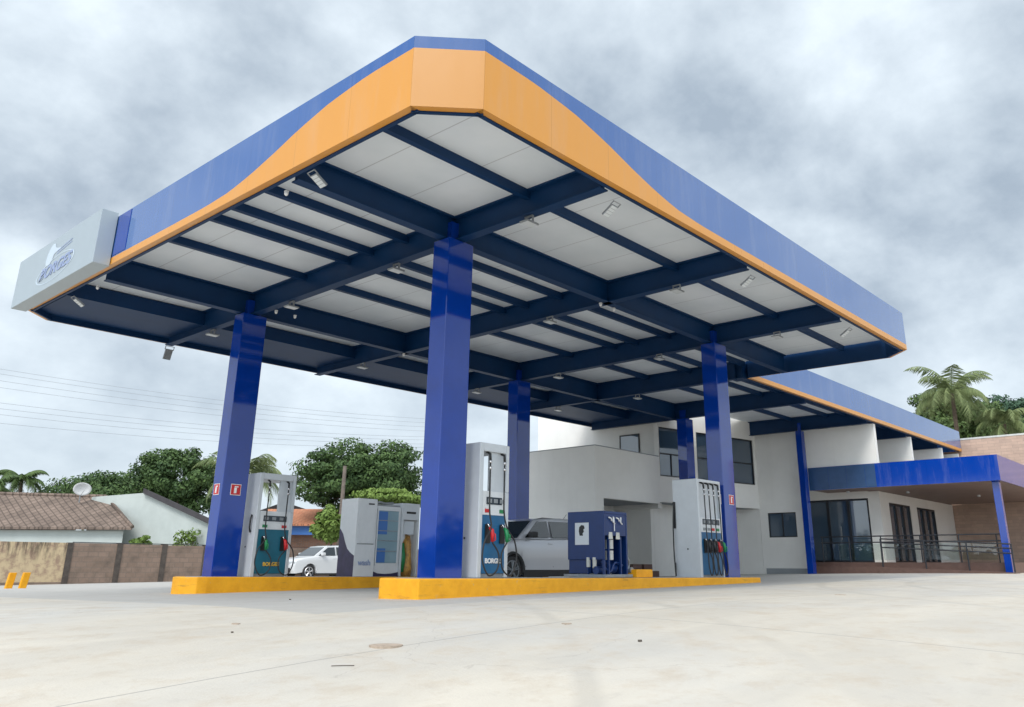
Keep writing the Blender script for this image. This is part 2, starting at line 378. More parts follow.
# ---------------------------------------------------------------- canopy
SX, SY = .0048, .0096
def slope(x, y, z): return (x, y, z + SX*x + SY*y)
ZF, ZT = 5.30, 6.255
XL, XR, YN, YF, CH = -3.276, 12.115, -3.4, 10.584, .597
X2, Y2, XE, YB2 = XR+CH, 1.174, 34.15, 6.35
canopy = empty('station_canopy', (0, 0, 0))
tag(canopy, 'big flat station canopy with orange and blue fascia and white underside on square blue columns', 'canopy')
outline = [(XL, YN+CH), (XL+CH, YN), (XR, YN), (XR+CH, YN+CH), (X2, Y2), (XE, Y2), (XE, YB2), (17.8, YB2), (17.8, YF), (XL+CH, YF), (XL, YF-CH)]
def rel(s):                                # height of the orange/blue edge above the fascia bottom
    T = [(0, .79), (.9, .785), (1.7, .71), (2.4, .57), (3.0, .41), (3.6, .27), (4.2, .17), (4.9, .135), (6, .13)]
    for (a, p), (b, q) in zip(T, T[1:]):
        if s <= b: return p + (q-p)*(s-a)/(b-a)
    return .13
TH = .10
def fascia(p, q, fn, names=True, both=True):
    p = Vector(p); q = Vector(q); L = (q-p).length; d = (q-p)/L; nrm = Vector((d.y, -d.x))
    n = max(1, int(L/.25)); o = MB(); b = MB()
    for i in range(n):
        a0, a1 = L*i/n, L*(i+1)/n
        P0, P1 = p+d*a0, p+d*a1; h0, h1 = ZF+fn(a0), ZF+fn(a1)
        I0, I1 = P0-nrm*TH, P1-nrm*TH
        o.add([(P0.x,P0.y,ZF),(P1.x,P1.y,ZF),(P1.x,P1.y,h1),(P0.x,P0.y,h0),(I0.x,I0.y,ZF),(I1.x,I1.y,ZF)], [(0,1,2,3),(4,5,1,0)])
        b.add([(P0.x,P0.y,h0),(P1.x,P1.y,h1),(P1.x,P1.y,ZT),(P0.x,P0.y,ZT),(I0.x,I0.y,ZT),(I1.x,I1.y,ZT),(I0.x,I0.y,ZF),(I1.x,I1.y,ZF)], [(0,1,2,3),(3,2,5,4),(4,5,7,6)])
    for mb in (o, b):                       # weld the little steps
        pass
    o.build('orange_fascia', 'fascia_orange', canopy, tf=slope); b.build('blue_fascia', 'fascia_blue', canopy, tf=slope)
Lc = math.hypot(CH, CH)
fascia((XL+CH, YN), (XR, YN), rel)
fascia((XL, YN+CH), (XL+CH, YN), lambda s: .79)
Ll = YF-CH-(YN+CH)
fascia((XL, YF-CH), (XL, YN+CH), lambda s: rel(Ll-s))
fascia((XR, YN), (XR+CH, YN+CH), lambda s: .13)
fascia((X2, YN+CH), (X2, Y2), lambda s: .13)
fascia((X2, Y2), (XE, Y2), lambda s: .13)
fascia((XE, Y2), (XE, YB2), lambda s: .13)
fascia((XL+CH, YF), (XL, YF-CH), lambda s: .13)
fascia((17.8, YF), (XL+CH, YF), lambda s: .13)
# dark trim line under the fascia and the perimeter girders
def perim(seq, closed=False):
    mb = MB()
    for p, q in zip(seq, seq[1:]):
        p = Vector(p); q = Vector(q); d = (q-p).normalized(); n_ = Vector((-d.y, d.x))
        a, b = p+n_*(TH+.002), q+n_*(TH+.002); a2, b2 = a+n_*.05, b+n_*.05
        mb.prism([tuple(a), tuple(b), tuple(b2), tuple(a2)], ZF-.02, ZF+.50)
    return mb
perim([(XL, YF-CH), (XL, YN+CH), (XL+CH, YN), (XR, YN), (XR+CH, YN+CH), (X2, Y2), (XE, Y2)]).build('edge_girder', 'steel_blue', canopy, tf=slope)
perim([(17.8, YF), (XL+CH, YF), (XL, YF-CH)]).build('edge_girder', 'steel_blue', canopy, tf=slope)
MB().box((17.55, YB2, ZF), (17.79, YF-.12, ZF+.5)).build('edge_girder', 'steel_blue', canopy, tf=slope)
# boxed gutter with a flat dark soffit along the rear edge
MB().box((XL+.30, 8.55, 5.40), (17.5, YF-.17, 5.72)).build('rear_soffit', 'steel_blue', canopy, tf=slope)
# roof sheet
ZR = 5.74
sheet = [(XL+.26, YN+CH+.12), (XL+CH+.12, YN+.26), (XR-.12, YN+.26), (X2-.26, YN+CH+.12), (X2-.26, Y2+.26), (XE-.2, Y2+.26), (XE-.2, YB2), (17.6, YB2), (17.6, YF-.26), (XL+CH+.12, YF-.26), (XL+.26, YF-CH-.12)]
MB().prism(sheet, ZR, ZR+.08).build('roof_sheet', 'ceiling_sheet', canopy, tf=slope)
# girders: I sections
ZB = 5.30
def ibeam(a, b, zb=ZB, zt=None, w=.18, name='beam'):
    a = Vector(a); b = Vector(b); d = (b-a).normalized(); n_ = Vector((-d.y, d.x)); mb = MB()
    def zt_(x, y): return ZR + SX*x + SY*y - .002
    def strip(h, z0, z1): 
        P = [a+n_*h, a-n_*h, b-n_*h, b+n_*h]; mb.prism([tuple(v) for v in P], z0, z1)
    strip(w/2, zb, zb+.018); strip(.012, zb+.018, zt_); strip(w/2, lambda x, y: zt_(x, y)-.03, zt_)
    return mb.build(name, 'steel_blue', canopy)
ix0, ix1 = XL+.26, X2-.26
for x in (0, 4.27, 8.54): ibeam((x, YN+.26), (x, YF-.26))
ibeam((12.3, Y2+.26), (12.3, YF-.26))
ibeam((17.0, Y2+.26), (17.0, YF-.26))
for x in (22.5, 26.9, 31.2): ibeam((x, Y2+.26), (x, YB2), zb=5.34)
ibeam((ix0, 0), (ix1, 0)); ibeam((ix0, 6.44), (17.5, 6.44))
# closing plate at the inner corner of the stepped fascia
MB().box((X2-.30, Y2+.10, 5.27), (X2+.12, Y2+.50, 5.73)).build('corner_plate', 'steel_blue', canopy, tf=slope)
# purlins
for y in (-1.68, 1.22, 2.22, 2.92, 4.42):
    x0, x1 = ix0, (ix1 if y < Y2+.3 else 33.9 if y < YB2 else 17.5)
    MB().box((x0, y-.05, ZR-.14), (x1, y+.05, ZR-.002)).build('purlin', 'steel_blue', canopy, tf=slope)
# columns
def column(x, y, z0, w, w2, zt=5.36, name='column'):
    hx, hy = w/2, w2/2
    c = MB().box((x-hx, y-hy, z0), (x+hx, y+hy, zt-.075)).build(name, 'column_blue', canopy, bevel=.012)
    MB().box((x-hx+.11, y-hy+.07, zt-.075), (x+hx-.11, y+hy-.07, zt+.25)).build('column_neck', 'column_blue', c)
    return c
for (x, y, z0) in ((0, 0, 0), (8.54, 0, -.058), (0, 6.441, -.071), (8.57, 6.441, -.12)):
    column(x, y, z0-.005, .543, .38)
column(17.1, 6.1, -.15, .5, .38)
column(22.3, 4.03, -.15, .30, .24)

# sign box on the left fascia with its badge
sb = empty('fascia_sign', (-3.55, 7.7, 5.85))
tag(sb, 'flat grey sign box reading BORGES on the left end of the canopy fascia', 'sign')
def local(o, pts): return pts
yA, yB_ = -2.12, 2.18
b_ = MB(); b_.box((-.03, yA, -.55), (.26, yB_, .50)); b_.build('sign_box', 'sign_grey', sb, bevel=.008)
text('sign_text', 'BORGES', .34, 'letter_blue', sb, face_mtx((-.036, -.12, -.18), (0, -1, .03), (0, .03, 1)) @ Matrix.Scale(1.28, 4, (1, 0, 0)), shear=.35, bold=.008)
e = MB()
for i in range(40):                          # the pale lens-shaped outline round the word
    t0, t1 = 2*math.pi*i/40, 2*math.pi*(i+1)/40
    def q(t, s): return (-.034, -.12-(.98*s)*math.cos(t), -.18+(.24*s)*math.sin(t)+.06*math.cos(t))
    e.add([q(t0, 1), q(t1, 1), q(t1, .93), q(t0, .93)], [(0, 1, 2, 3)])
e.build('badge_outline', 'letter_pale', sb)
e = MB()
def blob(pts): n = len(pts); e.add([(-.0345, -.1+(y-.62)*.85, z-.02) for y, z in pts], [tuple(range(n))])
prof = [(1.22,-.02),(1.30,.10),(1.24,.24),(1.12,.36),(.98,.42),(.82,.40),(.74,.30),(.62,.26),(.42,.24),(.40,.19),(.66,.19),(.80,.16),(.86,.06),(.98,-.01)]
blob(prof); e.build('badge_figure', 'letter_pale', sb)
e = MB()
for z0 in (.13, .19): e.add([(-.0352, -.1, z0-.03), (-.0352, -.85, z0+.05), (-.0352, -.85, z0+.07), (-.0352, -.1, z0-.01)], [(0, 1, 2, 3)])
e.build('badge_stripe', 'letter_blue', sb)
# dark reflection in the fascia beside the sign box, painted as a deeper blue patch
MB().box((-3.285, 5.02, 5.455), (-3.277, 5.53, 6.24)).build('fascia_reflection_patch', 'column_blue', canopy, tf=slope)

# lamps under the beams
def make_lamp():
    o = empty('canopy_lamp')
    MB().box((-.13, -.09, -.06), (.13, .09, -.03)).build('housing', 'galv', o, bevel=.01)
    MB().box((-.115, -.075, -.066), (.115, .075, -.0605)).build('diffuser', 'lamp', o)
    MB().box((-.02, -.08, -.03), (.02, -.07, .06)).box((-.02, .07, -.03), (.02, .08, .06)).box((-.02, -.08, .06), (.02, .08, .075)).build('bracket', 'galv', o)
    return o
lamp0 = make_lamp()
rows = {-1.7: 'row nearest the viewer', 1.5: 'second row back', 4.85: 'third row back', 8.1: 'rearmost row'}
cols_ = {0: 'left beam', 4.2: 'second beam', 8.45: 'third beam', 11.9: 'fourth beam'}
first = True
for y in (-1.7, 1.5, 4.85, 8.1):
    for x in (0, 4.2, 8.45, 11.9):
        if x == 11.9 and y < 4: continue
        o = lamp0 if first else copy_tree(lamp0); first = False
        o.location = (x if x < 11 else 12.3, y, ZB-.076)
        tag(o, 'flat white lamp under the canopy on the %s, %s' % (cols_[x], rows[y]), 'lamp', 'flat lamps hung under the canopy beams')
# floodlights at the edge
def make_flood():
    o = empty('floodlight')
    h = MB().box((-.13, -.03, -.19), (.13, .03, .19)).build('housing', 'galv', o, bevel=.008)
    for i in range(4): MB().box((-.115, -.036, -.18+.092*i), (.115, -.0305, -.18+.092*i+.078)).build('led_panel', 'lamp', h)
    MB().box((-.16, -.012, .16), (-.14, .012, .30)).box((.14, -.012, .16), (.16, .012, .30)).box((-.16, -.012, .28), (.16, .012, .30)).build('bracket', 'galv', o)
    return o
fl0 = make_flood()
fl = [((-2.98, -.55, 5.14), -90, 'nearest the orange corner'), ((-2.98, 7.75, 5.14), -90, 'under the grey sign box on the left edge'),
      ((.25, -3.05, 5.08), 0, 'right side, under the orange curve'), ((4.4, -3.05, 5.1), 0, 'on the right edge by the second beam'), ((9.0, -3.05, 5.14), 0, 'near the far right end of the fascia')]
for i, (p, a, lb) in enumerate(fl):
    o = fl0 if i == 0 else copy_tree(fl0)
    o.location = p; o.rotation_euler = (R(58), 0, R(a)); o.scale = (.55, .55, .55)
    tag(o, 'white led floodlight on the canopy edge, '+lb, 'floodlight', 'floodlights round the canopy edge')
o = copy_tree(fl0); o.location = (.15, YF+.06, 5.16); o.rotation_euler = (R(-20), 0, R(180)); o.scale = (.7, .7, .7); tag(o, 'dark floodlight hanging outside the rear canopy edge left of the left column', 'floodlight', 'floodlights round the canopy edge')
# little dome cameras
def make_cctv():
    o = empty('security_camera')
    MB().box((-.035, -.035, .0), (.035, .035, .04)).build('mount', 'white', o)
    b = MB(); b.tube([(0, 0, .0), (0, 0, -.03), (0, 0, -.07), (0, 0, -.095), (0, 0, -.105)], [.04, .043, .036, .02, .004], 12); b.build('dome', 'white', o, smooth=True)
    return o
cc0 = make_cctv()
for i, (p, lb) in enumerate((((-2.96, .30, 5.24), 'on the left edge just left of the floodlight nearest the corner'), ((-2.96, 6.95, 5.3), 'on the left edge right of the sign box floodlight'),
                             ((.1, 5.6, 5.26), 'left one of the two by the rear left column'), ((.55, 5.6, 5.26), 'right one of the two by the rear left column'), ((4.1, .05, 5.26), 'left one of the pair at the middle front beam joint'), ((4.55, .05, 5.26), 'right one of the pair at the middle front beam joint'),
                             ((4.2, 6.4, 5.26), 'at the middle rear beam joint'))):
    o = cc0 if i == 0 else copy_tree(cc0); o.location = p; o.scale = (.7, .7, .55)
    tag(o, 'small white camera '+lb, 'camera', 'cameras under the canopy')

# ---------------------------------------------------------------- pump islands
def island(poly, zt0, zt1, lab):
    x0 = min(p[0] for p in poly); x1 = max(p[0] for p in poly)
    zt = lambda x, y: zt0 + (zt1-zt0)*(x-x0)/(x1-x0)
    cx = sum(p[0] for p in poly)/len(poly)
    o = MB().prism(poly, lambda x, y: g(x, y)-.05, zt).build('pump_island', 'yellow_kerb', bevel=.02)
    inner = [(p[0]+(.16 if p[0] < cx else -.16), p[1]*1.0 + (.14 if p[1] < sum(q[1] for q in poly)/len(poly) else -.14)) for p in poly]
    MB().prism(inner, lambda x, y: zt(x, y)-.03, lambda x, y: zt(x, y)+.004).build('island_floor', 'grey_wall', o)
    return tag(o, lab, 'kerb island', 'yellow kerbed pump islands')
island([(-.86, -.55), (9.05, -.55), (9.15, -.45), (9.15, .55), (-.6, .55), (-.9, .25)], .0, -.058, 'front yellow kerbed pump island carrying the nearest blue column')
island([(-.52, 5.9), (9.3, 5.9), (9.3, 7.0), (-.62, 7.0), (-.92, 6.45), (-.92, 6.15), (-.7, 5.93)], -.06, -.12, 'rear yellow kerbed pump island carrying the left blue column')
tag(MB().box((4.47, -.40, -.03), (5.0, -.02, .115)).build('concrete_block', 'yellow_kerb', bevel=.015), 'small square yellow block standing on the front island right of the blue machine', 'block')

# ---------------------------------------------------------------- fuel dispensers
def curve_pts(ctrl, n=10):
    P = [Vector(c) for c in ctrl]; out = []
    for i in range(len(P)-1):
        p0, p1, p2, p3 = P[max(i-1, 0)], P[i], P[i+1], P[min(i+2, len(P)-1)]
        for j in range(n):
            t = j/n
            out.append(.5*((2*p1)+(-p0+p2)*t+(2*p0-5*p1+4*p2-p3)*t*t+(-p0+3*p1-3*p2+p3)*t**3))
    out.append(P[-1]); return out
def nozzle(root, x, z, mat):
    """nozzle resting in its boot, local front is -y"""
    bt = MB().box((x-.055, -.012, z-.16), (x+.055, .0, z+.12)).build('nozzle_boot', 'black', root)
    nz = MB(); nz.tube([(x, -.05, z+.07), (x+.005, -.09, z+.03), (x+.01, -.105, z-.05), (x+.012, -.095, z-.14)], [.022, .034, .034, .024], 8)
    nz.tube([(x+.01, -.09, z-.01), (x+.03, -.145, z-.03), (x+.03, -.15, z-.11), (x+.012, -.10, z-.14)], .009, 6)
    o = nz.build('nozzle', mat, root, smooth=True)
    MB().tube([(x, -.055, z+.06), (x-.01, -.03, z+.11), (x-.02, -.005, z+.13)], .012, 6).build('spout', 'chrome', o, smooth=True)
def make_pump(w, d, H, nozs, teal, arch, name, tagrow, word=True):
    root = empty(name)
    cw = .085
    if arch:
        MB().box((0, 0, 0), (cw, d, H)).build('side_panel', 'silver', root, bevel=.012)
        MB().box((w-.07, 0, 0), (w, d, 1.28)).box((w-.07, 0, 1.281), (w, .12, H)).build('side_panel', 'silver', root, bevel=.012)
        MB().box((cw, .003, H-.13), (w-.07, d-.003, H)).build('top_panel', 'silver', root, bevel=.01)
        MB().box((cw+.20 if w < .75 else w-.34, .05, 1.28), (w-.071, .11, H-.13)).build('hose_tower', 'silver', root)
        zt = 1.28
    else:
        MB().box((0, 0, 0), (cw, d, H)).build('side_panel', 'silver', root, bevel=.012)
        MB().box((w-.05, .02, 0), (w, d, H)).build('side_panel', 'silver', root, bevel=.012)
        MB().box((cw, .003, H-.06), (w-.05, d, H)).build('top_panel', 'silver', root, bevel=.01)
        MB().box((cw, .09, 1.22), (w-.05, d-.1, H-.06)).build('hose_tower', 'silver', root)
        zt = 1.22
    MB().box((cw, .012, .92), (w-.06, d-.01, zt)).build('display_panel', 'panel_white', root, bevel=.004)
    s = MB().box((cw+.09, .002, 1.08), (w-.15, .0115, 1.19)).build('screen', 'screen', root)
    for i in range(3): MB().box((cw+.11+.13*i*(w/.65), -.0005, 1.105), (cw+.20+.13*i*(w/.65), .0015, 1.165)).build('digits', 'galv', s)
    MB().box((cw, .012, .06), (w-.06, d-.01, .918)).build('lower_panel', 'pump_teal' if teal else 'pump_blue', root, bevel=.004)
    MB().box((cw, .03, .0), (w-.06, d-.03, .058)).build('plinth', 'galv', root)
    for (x, mat) in tagrow: MB().box((x-.055, .004, .955), (x+.055, .0115, 1.01)).build('price_tag', mat, root)
    top = H-.17 if arch else H-.10
    for (x, mat) in nozs:
        z = .66
        nozzle(root, x, z, mat)
        MB().tube([(x, .06, top+.04), (x, -.02, top), (x, -.03, top-.10)], .02, 8).build('hose_swivel', 'black', root, smooth=True)
        for dz in (.10, .20): MB().tube([(x, -.03, top-dz), (x, -.03, top-dz-.04)], .026, 8).build('hose_coupling', 'chrome', root, smooth=True)
        side = -1 if x < w/2 else 1
        sw = .12 if arch else .09
        pts = curve_pts([(x, -.03, top-.08), (x-.02, -.05, 1.25), (x-.045, -.07, .86), (x+side*.04, -.10, .55), (x+side*(.03+sw*.5), -.12, .25), (x+side*.03, -.13, .055), (x-side*sw*.5, -.13, .14), (x-side*.07, -.125, .36), (x+.012, -.10, z-.15)]) if arch else \
              curve_pts([(x, -.03, top-.08), (x-.01, -.05, 1.25), (x-.04, -.07, .9), (x-.07, -.10, .6), (x-.09, -.12, .25), (x-.03, -.13, .055), (x+.05, -.13, .14), (x+.05, -.125, .36), (x+.012, -.10, z-.15)])
        if arch: # wide loop swinging outside the cabinet
            pts = curve_pts([(x, -.03, top-.08), (x-.02, -.05, 1.25), (x-.03, -.07, .95), (x+side*.02, -.10, .72), (x+side*(.10+sw*.6), -.12, .52), (x+side*(.12+sw*.75), -.12, .25), (x+side*.08, -.13, .035), (x-side*.10, -.13, .12), (x-side*.13, -.125, .34), (x+.012, -.10, z-.15)])
        MB().tube(pts, .0125, 8).build('hose', 'rubber', root, smooth=True)
    if word:
        text('panel_text', 'BORGES', .10, 'yellow_text' if teal else 'white', root, face_mtx((w/2+.02, .005, .24), (1, 0, 0), (0, 0, 1)), bold=.003)
    MB().box((-.006, d*.45, .56), (.0, d*.45+.03, .59)).build('side_lock', 'black', root)
    return root
p1 = make_pump(.66, .62, 2.02, [(.20, 'red'), (.52, 'green')], False, True, 'fuel_dispenser', [(.20, 'red'), (.52, 'green')])
p1.location = (.47, -.30, -.002)
tag(p1, 'tall grey fuel dispenser with red and green nozzles beside the nearest blue column', 'fuel pump', 'grey fuel dispensers on the islands')
cb_ = MB().box((.66, .25, .95), (.74, .32, 1.22)).build('card_reader', 'silver', p1, bevel=.01)
p2 = make_pump(.85, .62, 2.04, [(.22, 'green'), (.66, 'red')], True, True, 'fuel_dispenser', [(.22, 'green'), (.66, 'red')])
p2.location = (.45, 6.10, -.07)
tag(p2, 'tall grey fuel dispenser with teal lower panel beside the left blue column', 'fuel pump', 'grey fuel dispensers on the islands')
MB().tube([(-.03, .12, .85), (-.05, .12, .95), (-.05, .12, 1.1), (-.03, .12, 1.2)], .018, 8).build('door_handle', 'black', p2, smooth=True)
p3 = make_pump(1.02, .62, 2.02, [(.22, 'black'), (.42, 'black'), (.62, 'red'), (.84, 'green')], False, False, 'fuel_dispenser', [(.24, 'galv'), (.42, 'galv'), (.60, 'red'), (.80, 'green')], word=False)
p3.location = (6.92, -.31, -.055)
tag(p3, 'wide silver fuel dispenser with four hoses beside the right hand blue column', 'fuel pump', 'grey fuel dispensers on the islands')
MB().tube(curve_pts([(-.03, .58, 1.55), (-.05, .60, 1.1), (-.06, .6, .5), (-.05, .58, .04), (-.02, .6, .3)]), .014, 8).build('hose', 'rubber', p3, smooth=True)
MB().box((-.03, .56, 1.0), (-.0005, .61, 1.55)).build('hose_holder', 'black', p3)

# the glazed cabinet on the rear island
cab = empty('dispenser_cabinet', (2.92, 6.1, -.09))
tag(cab, 'light grey double cabinet with glazed shelves and purple wave side on the rear island', 'cabinet')
H = 1.70
MB().box((0, 0, 0), (.55, .62, H)).build('cabinet_body', 'panel_white', cab, bevel=.015)
f_ = MB().box((.05, -.008, .72), (.50, -.0005, 1.50)).build('front_panel', 'panel_white', cab, bevel=.003)
MB().box((.05, -.006, .695), (.50, -.0005, .715)).build('panel_gap', 'galv', cab)
MB().box((.30, -.006, 1.57), (.46, -.0005, 1.60)).build('vent', 'black', cab)
text('cabinet_text', 'wash', .17, 'letter_blue', cab, face_mtx((.28, -.006, .30), (1, 0, 0), (0, 0, 1)), bold=.004)
wv = [(.005, 0.01)] ; pts = [(0.01, .01), (.61, .01), (.61, 1.05), (.55, 1.0), (.47, .92), (.38, .75), (.28, .6), (.16, .52), (.01, .45)]
MB().prism_x([(y, z) for y, z in pts], -.004, -.0005).build('side_wave', 'purple', cab)
gl = MB().box((.552, .06, .0), (1.30, .56, 1.56)).build('glazed_body', 'panel_white', cab, bevel=.01)
MB().box((.63, .045, .30), (1.22, .0595, 1.46)).build('pane', 'shelf_glass', gl)
MB().box((.64, .0405, .93), (.90, .0447, 1.44)).box((.64, .0405, .31), (.88, .0447, .62)).build('blue_panel', 'stripe_blue', gl)
for z in (.55, .78, 1.0, 1.23): MB().box((.64, .036, z), (1.21, .0445, z+.018)).build('shelf', 'galv', gl)
MB().box((.60, .034, .26), (.63, .0598, 1.50)).box((1.22, .034, .26), (1.25, .0598, 1.50)).box((.632, .034, 1.463), (1.218, .0598, 1.50)).build('door_frame', 'panel_white', gl)
MB().prism_y([(.56, .0), (1.29, .0), (1.29, .10), (1.1, .07), (.9, .06), (.7, .075), (.56, .12)], .045, .0595).build('kick_panel', 'purple', gl)
b = MB().box((.56, .10, 1.562), (1.28, .5, 1.60)); b.tube([(.60, .3, 1.6), (.8, .25, 1.66), (1.0, .3, 1.64), (1.22, .28, 1.66)], .03, 6); b.build('pipework', 'galv', cab)
rc = MB().box((1.302, .0, 1.28), (1.82, .62, 1.66)).box((1.302, .0, .88), (1.34, .6, 1.28)).box((1.78, .0, .0), (1.82, .6, 1.28)).box((1.302, .0, .0), (1.34, .6, .88)).build('cabinet_frame', 'silver', cab, bevel=.008)
MB().box((1.42, -.006, 1.42), (1.70, -.0005, 1.47)).build('vent', 'black', cab)
MB().box((1.40, .05, .95), (1.70, .06, 1.25)).build('notice', 'paper', cab)
MB().tube([(1.60, .16, .0), (1.60, .16, .2), (1.63, .15, .45), (1.60, .16, .75), (1.63, .16, .93)], [.13, .15, .09, .11, .05], 12).build('brass_meter', 'gold', cab, smooth=True)
MB().tube([(1.43, .12, .1), (1.43, .12, .4), (1.43, .12, .75)], [.07, .10, .05], 12).build('green_filter', 'green', cab, smooth=True)
MB().tube([(1.66, .3, .0), (1.66, .25, .5), (1.68, .3, 1.0)], .035, 8).build('pipe', 'gold', cab, smooth=True)

# blue filter machine on the front island
ma = empty('filter_machine', (3.62, -.30, -.02))
tag(ma, 'dark blue filter machine with white sticker and open front of pipes on the front island', 'machine')
MB().box((-.02, -.05, .0), (.80, .92, .05)).build('base_tray', 'galv', ma, bevel=.005)
MB().box((0, .0, .30), (.035, .84, 1.15)).box((.0, .36, .05), (.035, .40, .30)).build('side_panel', 'machine_blue', ma, bevel=.01)
MB().box((.036, .34, .06), (.72, .84, 1.15)).build('back_panel', 'machine_blue', ma, bevel=.01)
MB().box((.036, .0, 1.10), (.72, .339, 1.15)).build('top_panel', 'machine_blue', ma, bevel=.01)
MB().box((.0, .0, .05), (.04, .04, .30)).box((.68, 0, .05), (.72, .339, 1.099)).box((.14, 0, .05), (.17, .04, .70)).box((.50, .0, .05), (.53, .04, .7)).build('frame', 'machine_blue', ma)
MB().box((.036, .004, .72), (.678, .03, 1.098)).build('front_panel', 'machine_blue', ma, bevel=.004)
st = MB().box((-.006, .34, .56), (-.0005, .66, .95)).build('sticker', 'paper', ma)
hd = MB(); hd.add([(-.0075, y, z) for y, z in ((.55,.72),(.57,.80),(.56,.87),(.51,.91),(.45,.90),(.43,.85),(.46,.83),(.45,.79),(.48,.76),(.47,.72))], [tuple(range(10))])
hd.build('printed_head', 'black', st)
t = MB()
for x in (.17, .40):
    t.tube([(x-.04, -.02, 1.04), (x+.02, -.03, 1.02), (x+.05, -.02, .98)], .013, 6); t.tube([(x+.10, -.02, 1.05), (x+.08, -.03, .96), (x+.14, -.02, .93)], .013, 6)
t.tube([(.30, -.015, 1.04), (.30, -.02, .80)], .008, 6); t.build('valve_pipe', 'white', ma)
for x in (.20, .42): MB().prism_y([(x-.06, .66), (x+.06, .66), (x+.045, .78), (x-.045, .78)], -.008, .0035).build('gauge_plate', 'offwhite', ma)
for z in (.30, .49): MB().tube([(.30, .12, z), (.30, .12, z+.16)], .085, 16).build('filter_can', 'offwhite', ma, smooth=False)
mo = MB(); mo.tube([(.20, .16, .16), (.50, .16, .16)], .09, 14); mo.build('motor', 'machine_blue', ma)
MB().tube(curve_pts([(.06, .1, .28), (.10, .05, .15), (.25, .05, .10), (.40, .06, .25), (.62, .05, .20)]), .022, 8).build('hose', 'machine_blue', ma, smooth=True)
for y in (.22, .36): MB().box((-.02, y-.03, .10+y*.2), (.03, y+.03, .34)).build('filter_cup', 'offwhite', ma, bevel=.01)
MB().tube([(-.02, .18, .12), (.3, .18, .12)], .07, 12).build('pump_head', 'machine_blue', ma)
MB().tube(curve_pts([(.73, .1, .30), (.80, .06, .32), (.86, .08, .22), (.84, .1, .10), (.92, .1, .08)]), .025, 8).build('outlet_pipe', 'galv', ma, smooth=True)
MB().tube([(.88, .02, .12), (.88, .2, .12)], .055, 12).build('flange', 'galv', ma)

# ---------------------------------------------------------------- column signs
def ext_sign(origin, right, lab):
    o = empty('extinguisher_sign', origin)
    rr = Vector(right)
    n_ = rr.cross(Vector((0, 0, 1)))
    def quad(w, h, off, mat, name, par, cx=0, cz=0):
        mb = MB(); c = n_*off + rr*cx + Vector((0, 0, cz)); t = n_*.003
        P = [c-rr*w-Vector((0,0,h)), c+rr*w-Vector((0,0,h)), c+rr*w+Vector((0,0,h)), c-rr*w+Vector((0,0,h))]
        mb.add([p-t for p in P]+[p for p in P], [(0,1,2,3),(4,5,6,7),(0,1,5,4),(1,2,6,5),(2,3,7,6),(3,0,4,7)]); return mb.build(name, mat, par)
    quad(.11, .11, .004, 'white', 'plate', o); quad(.098, .098, .0075, 'red', 'red_field', o)
    quad(.028, .055, .011, 'white', 'extinguisher_symbol', o, -.01, -.015); quad(.04, .012, .011, 'white', 'extinguisher_symbol', o, .01, .058)
    return tag(o, lab, 'sign', 'red fire extinguisher signs on columns')
ext_sign((-.273, 6.46, 1.60), (0, -1, 0), 'red extinguisher sign on the left narrow side of the left blue column')
ext_sign((.02, 6.249, 1.60), (1, 0, 0), 'red extinguisher sign on the front side of the left blue column')
ext_sign((8.267, -.01, 1.62), (0, -1, 0), 'red extinguisher sign on the right column next to the silver dispenser')
ext_sign((8.60, -.192, 1.62), (1, 0, 0), 'red extinguisher sign on the outer right side of the right column')

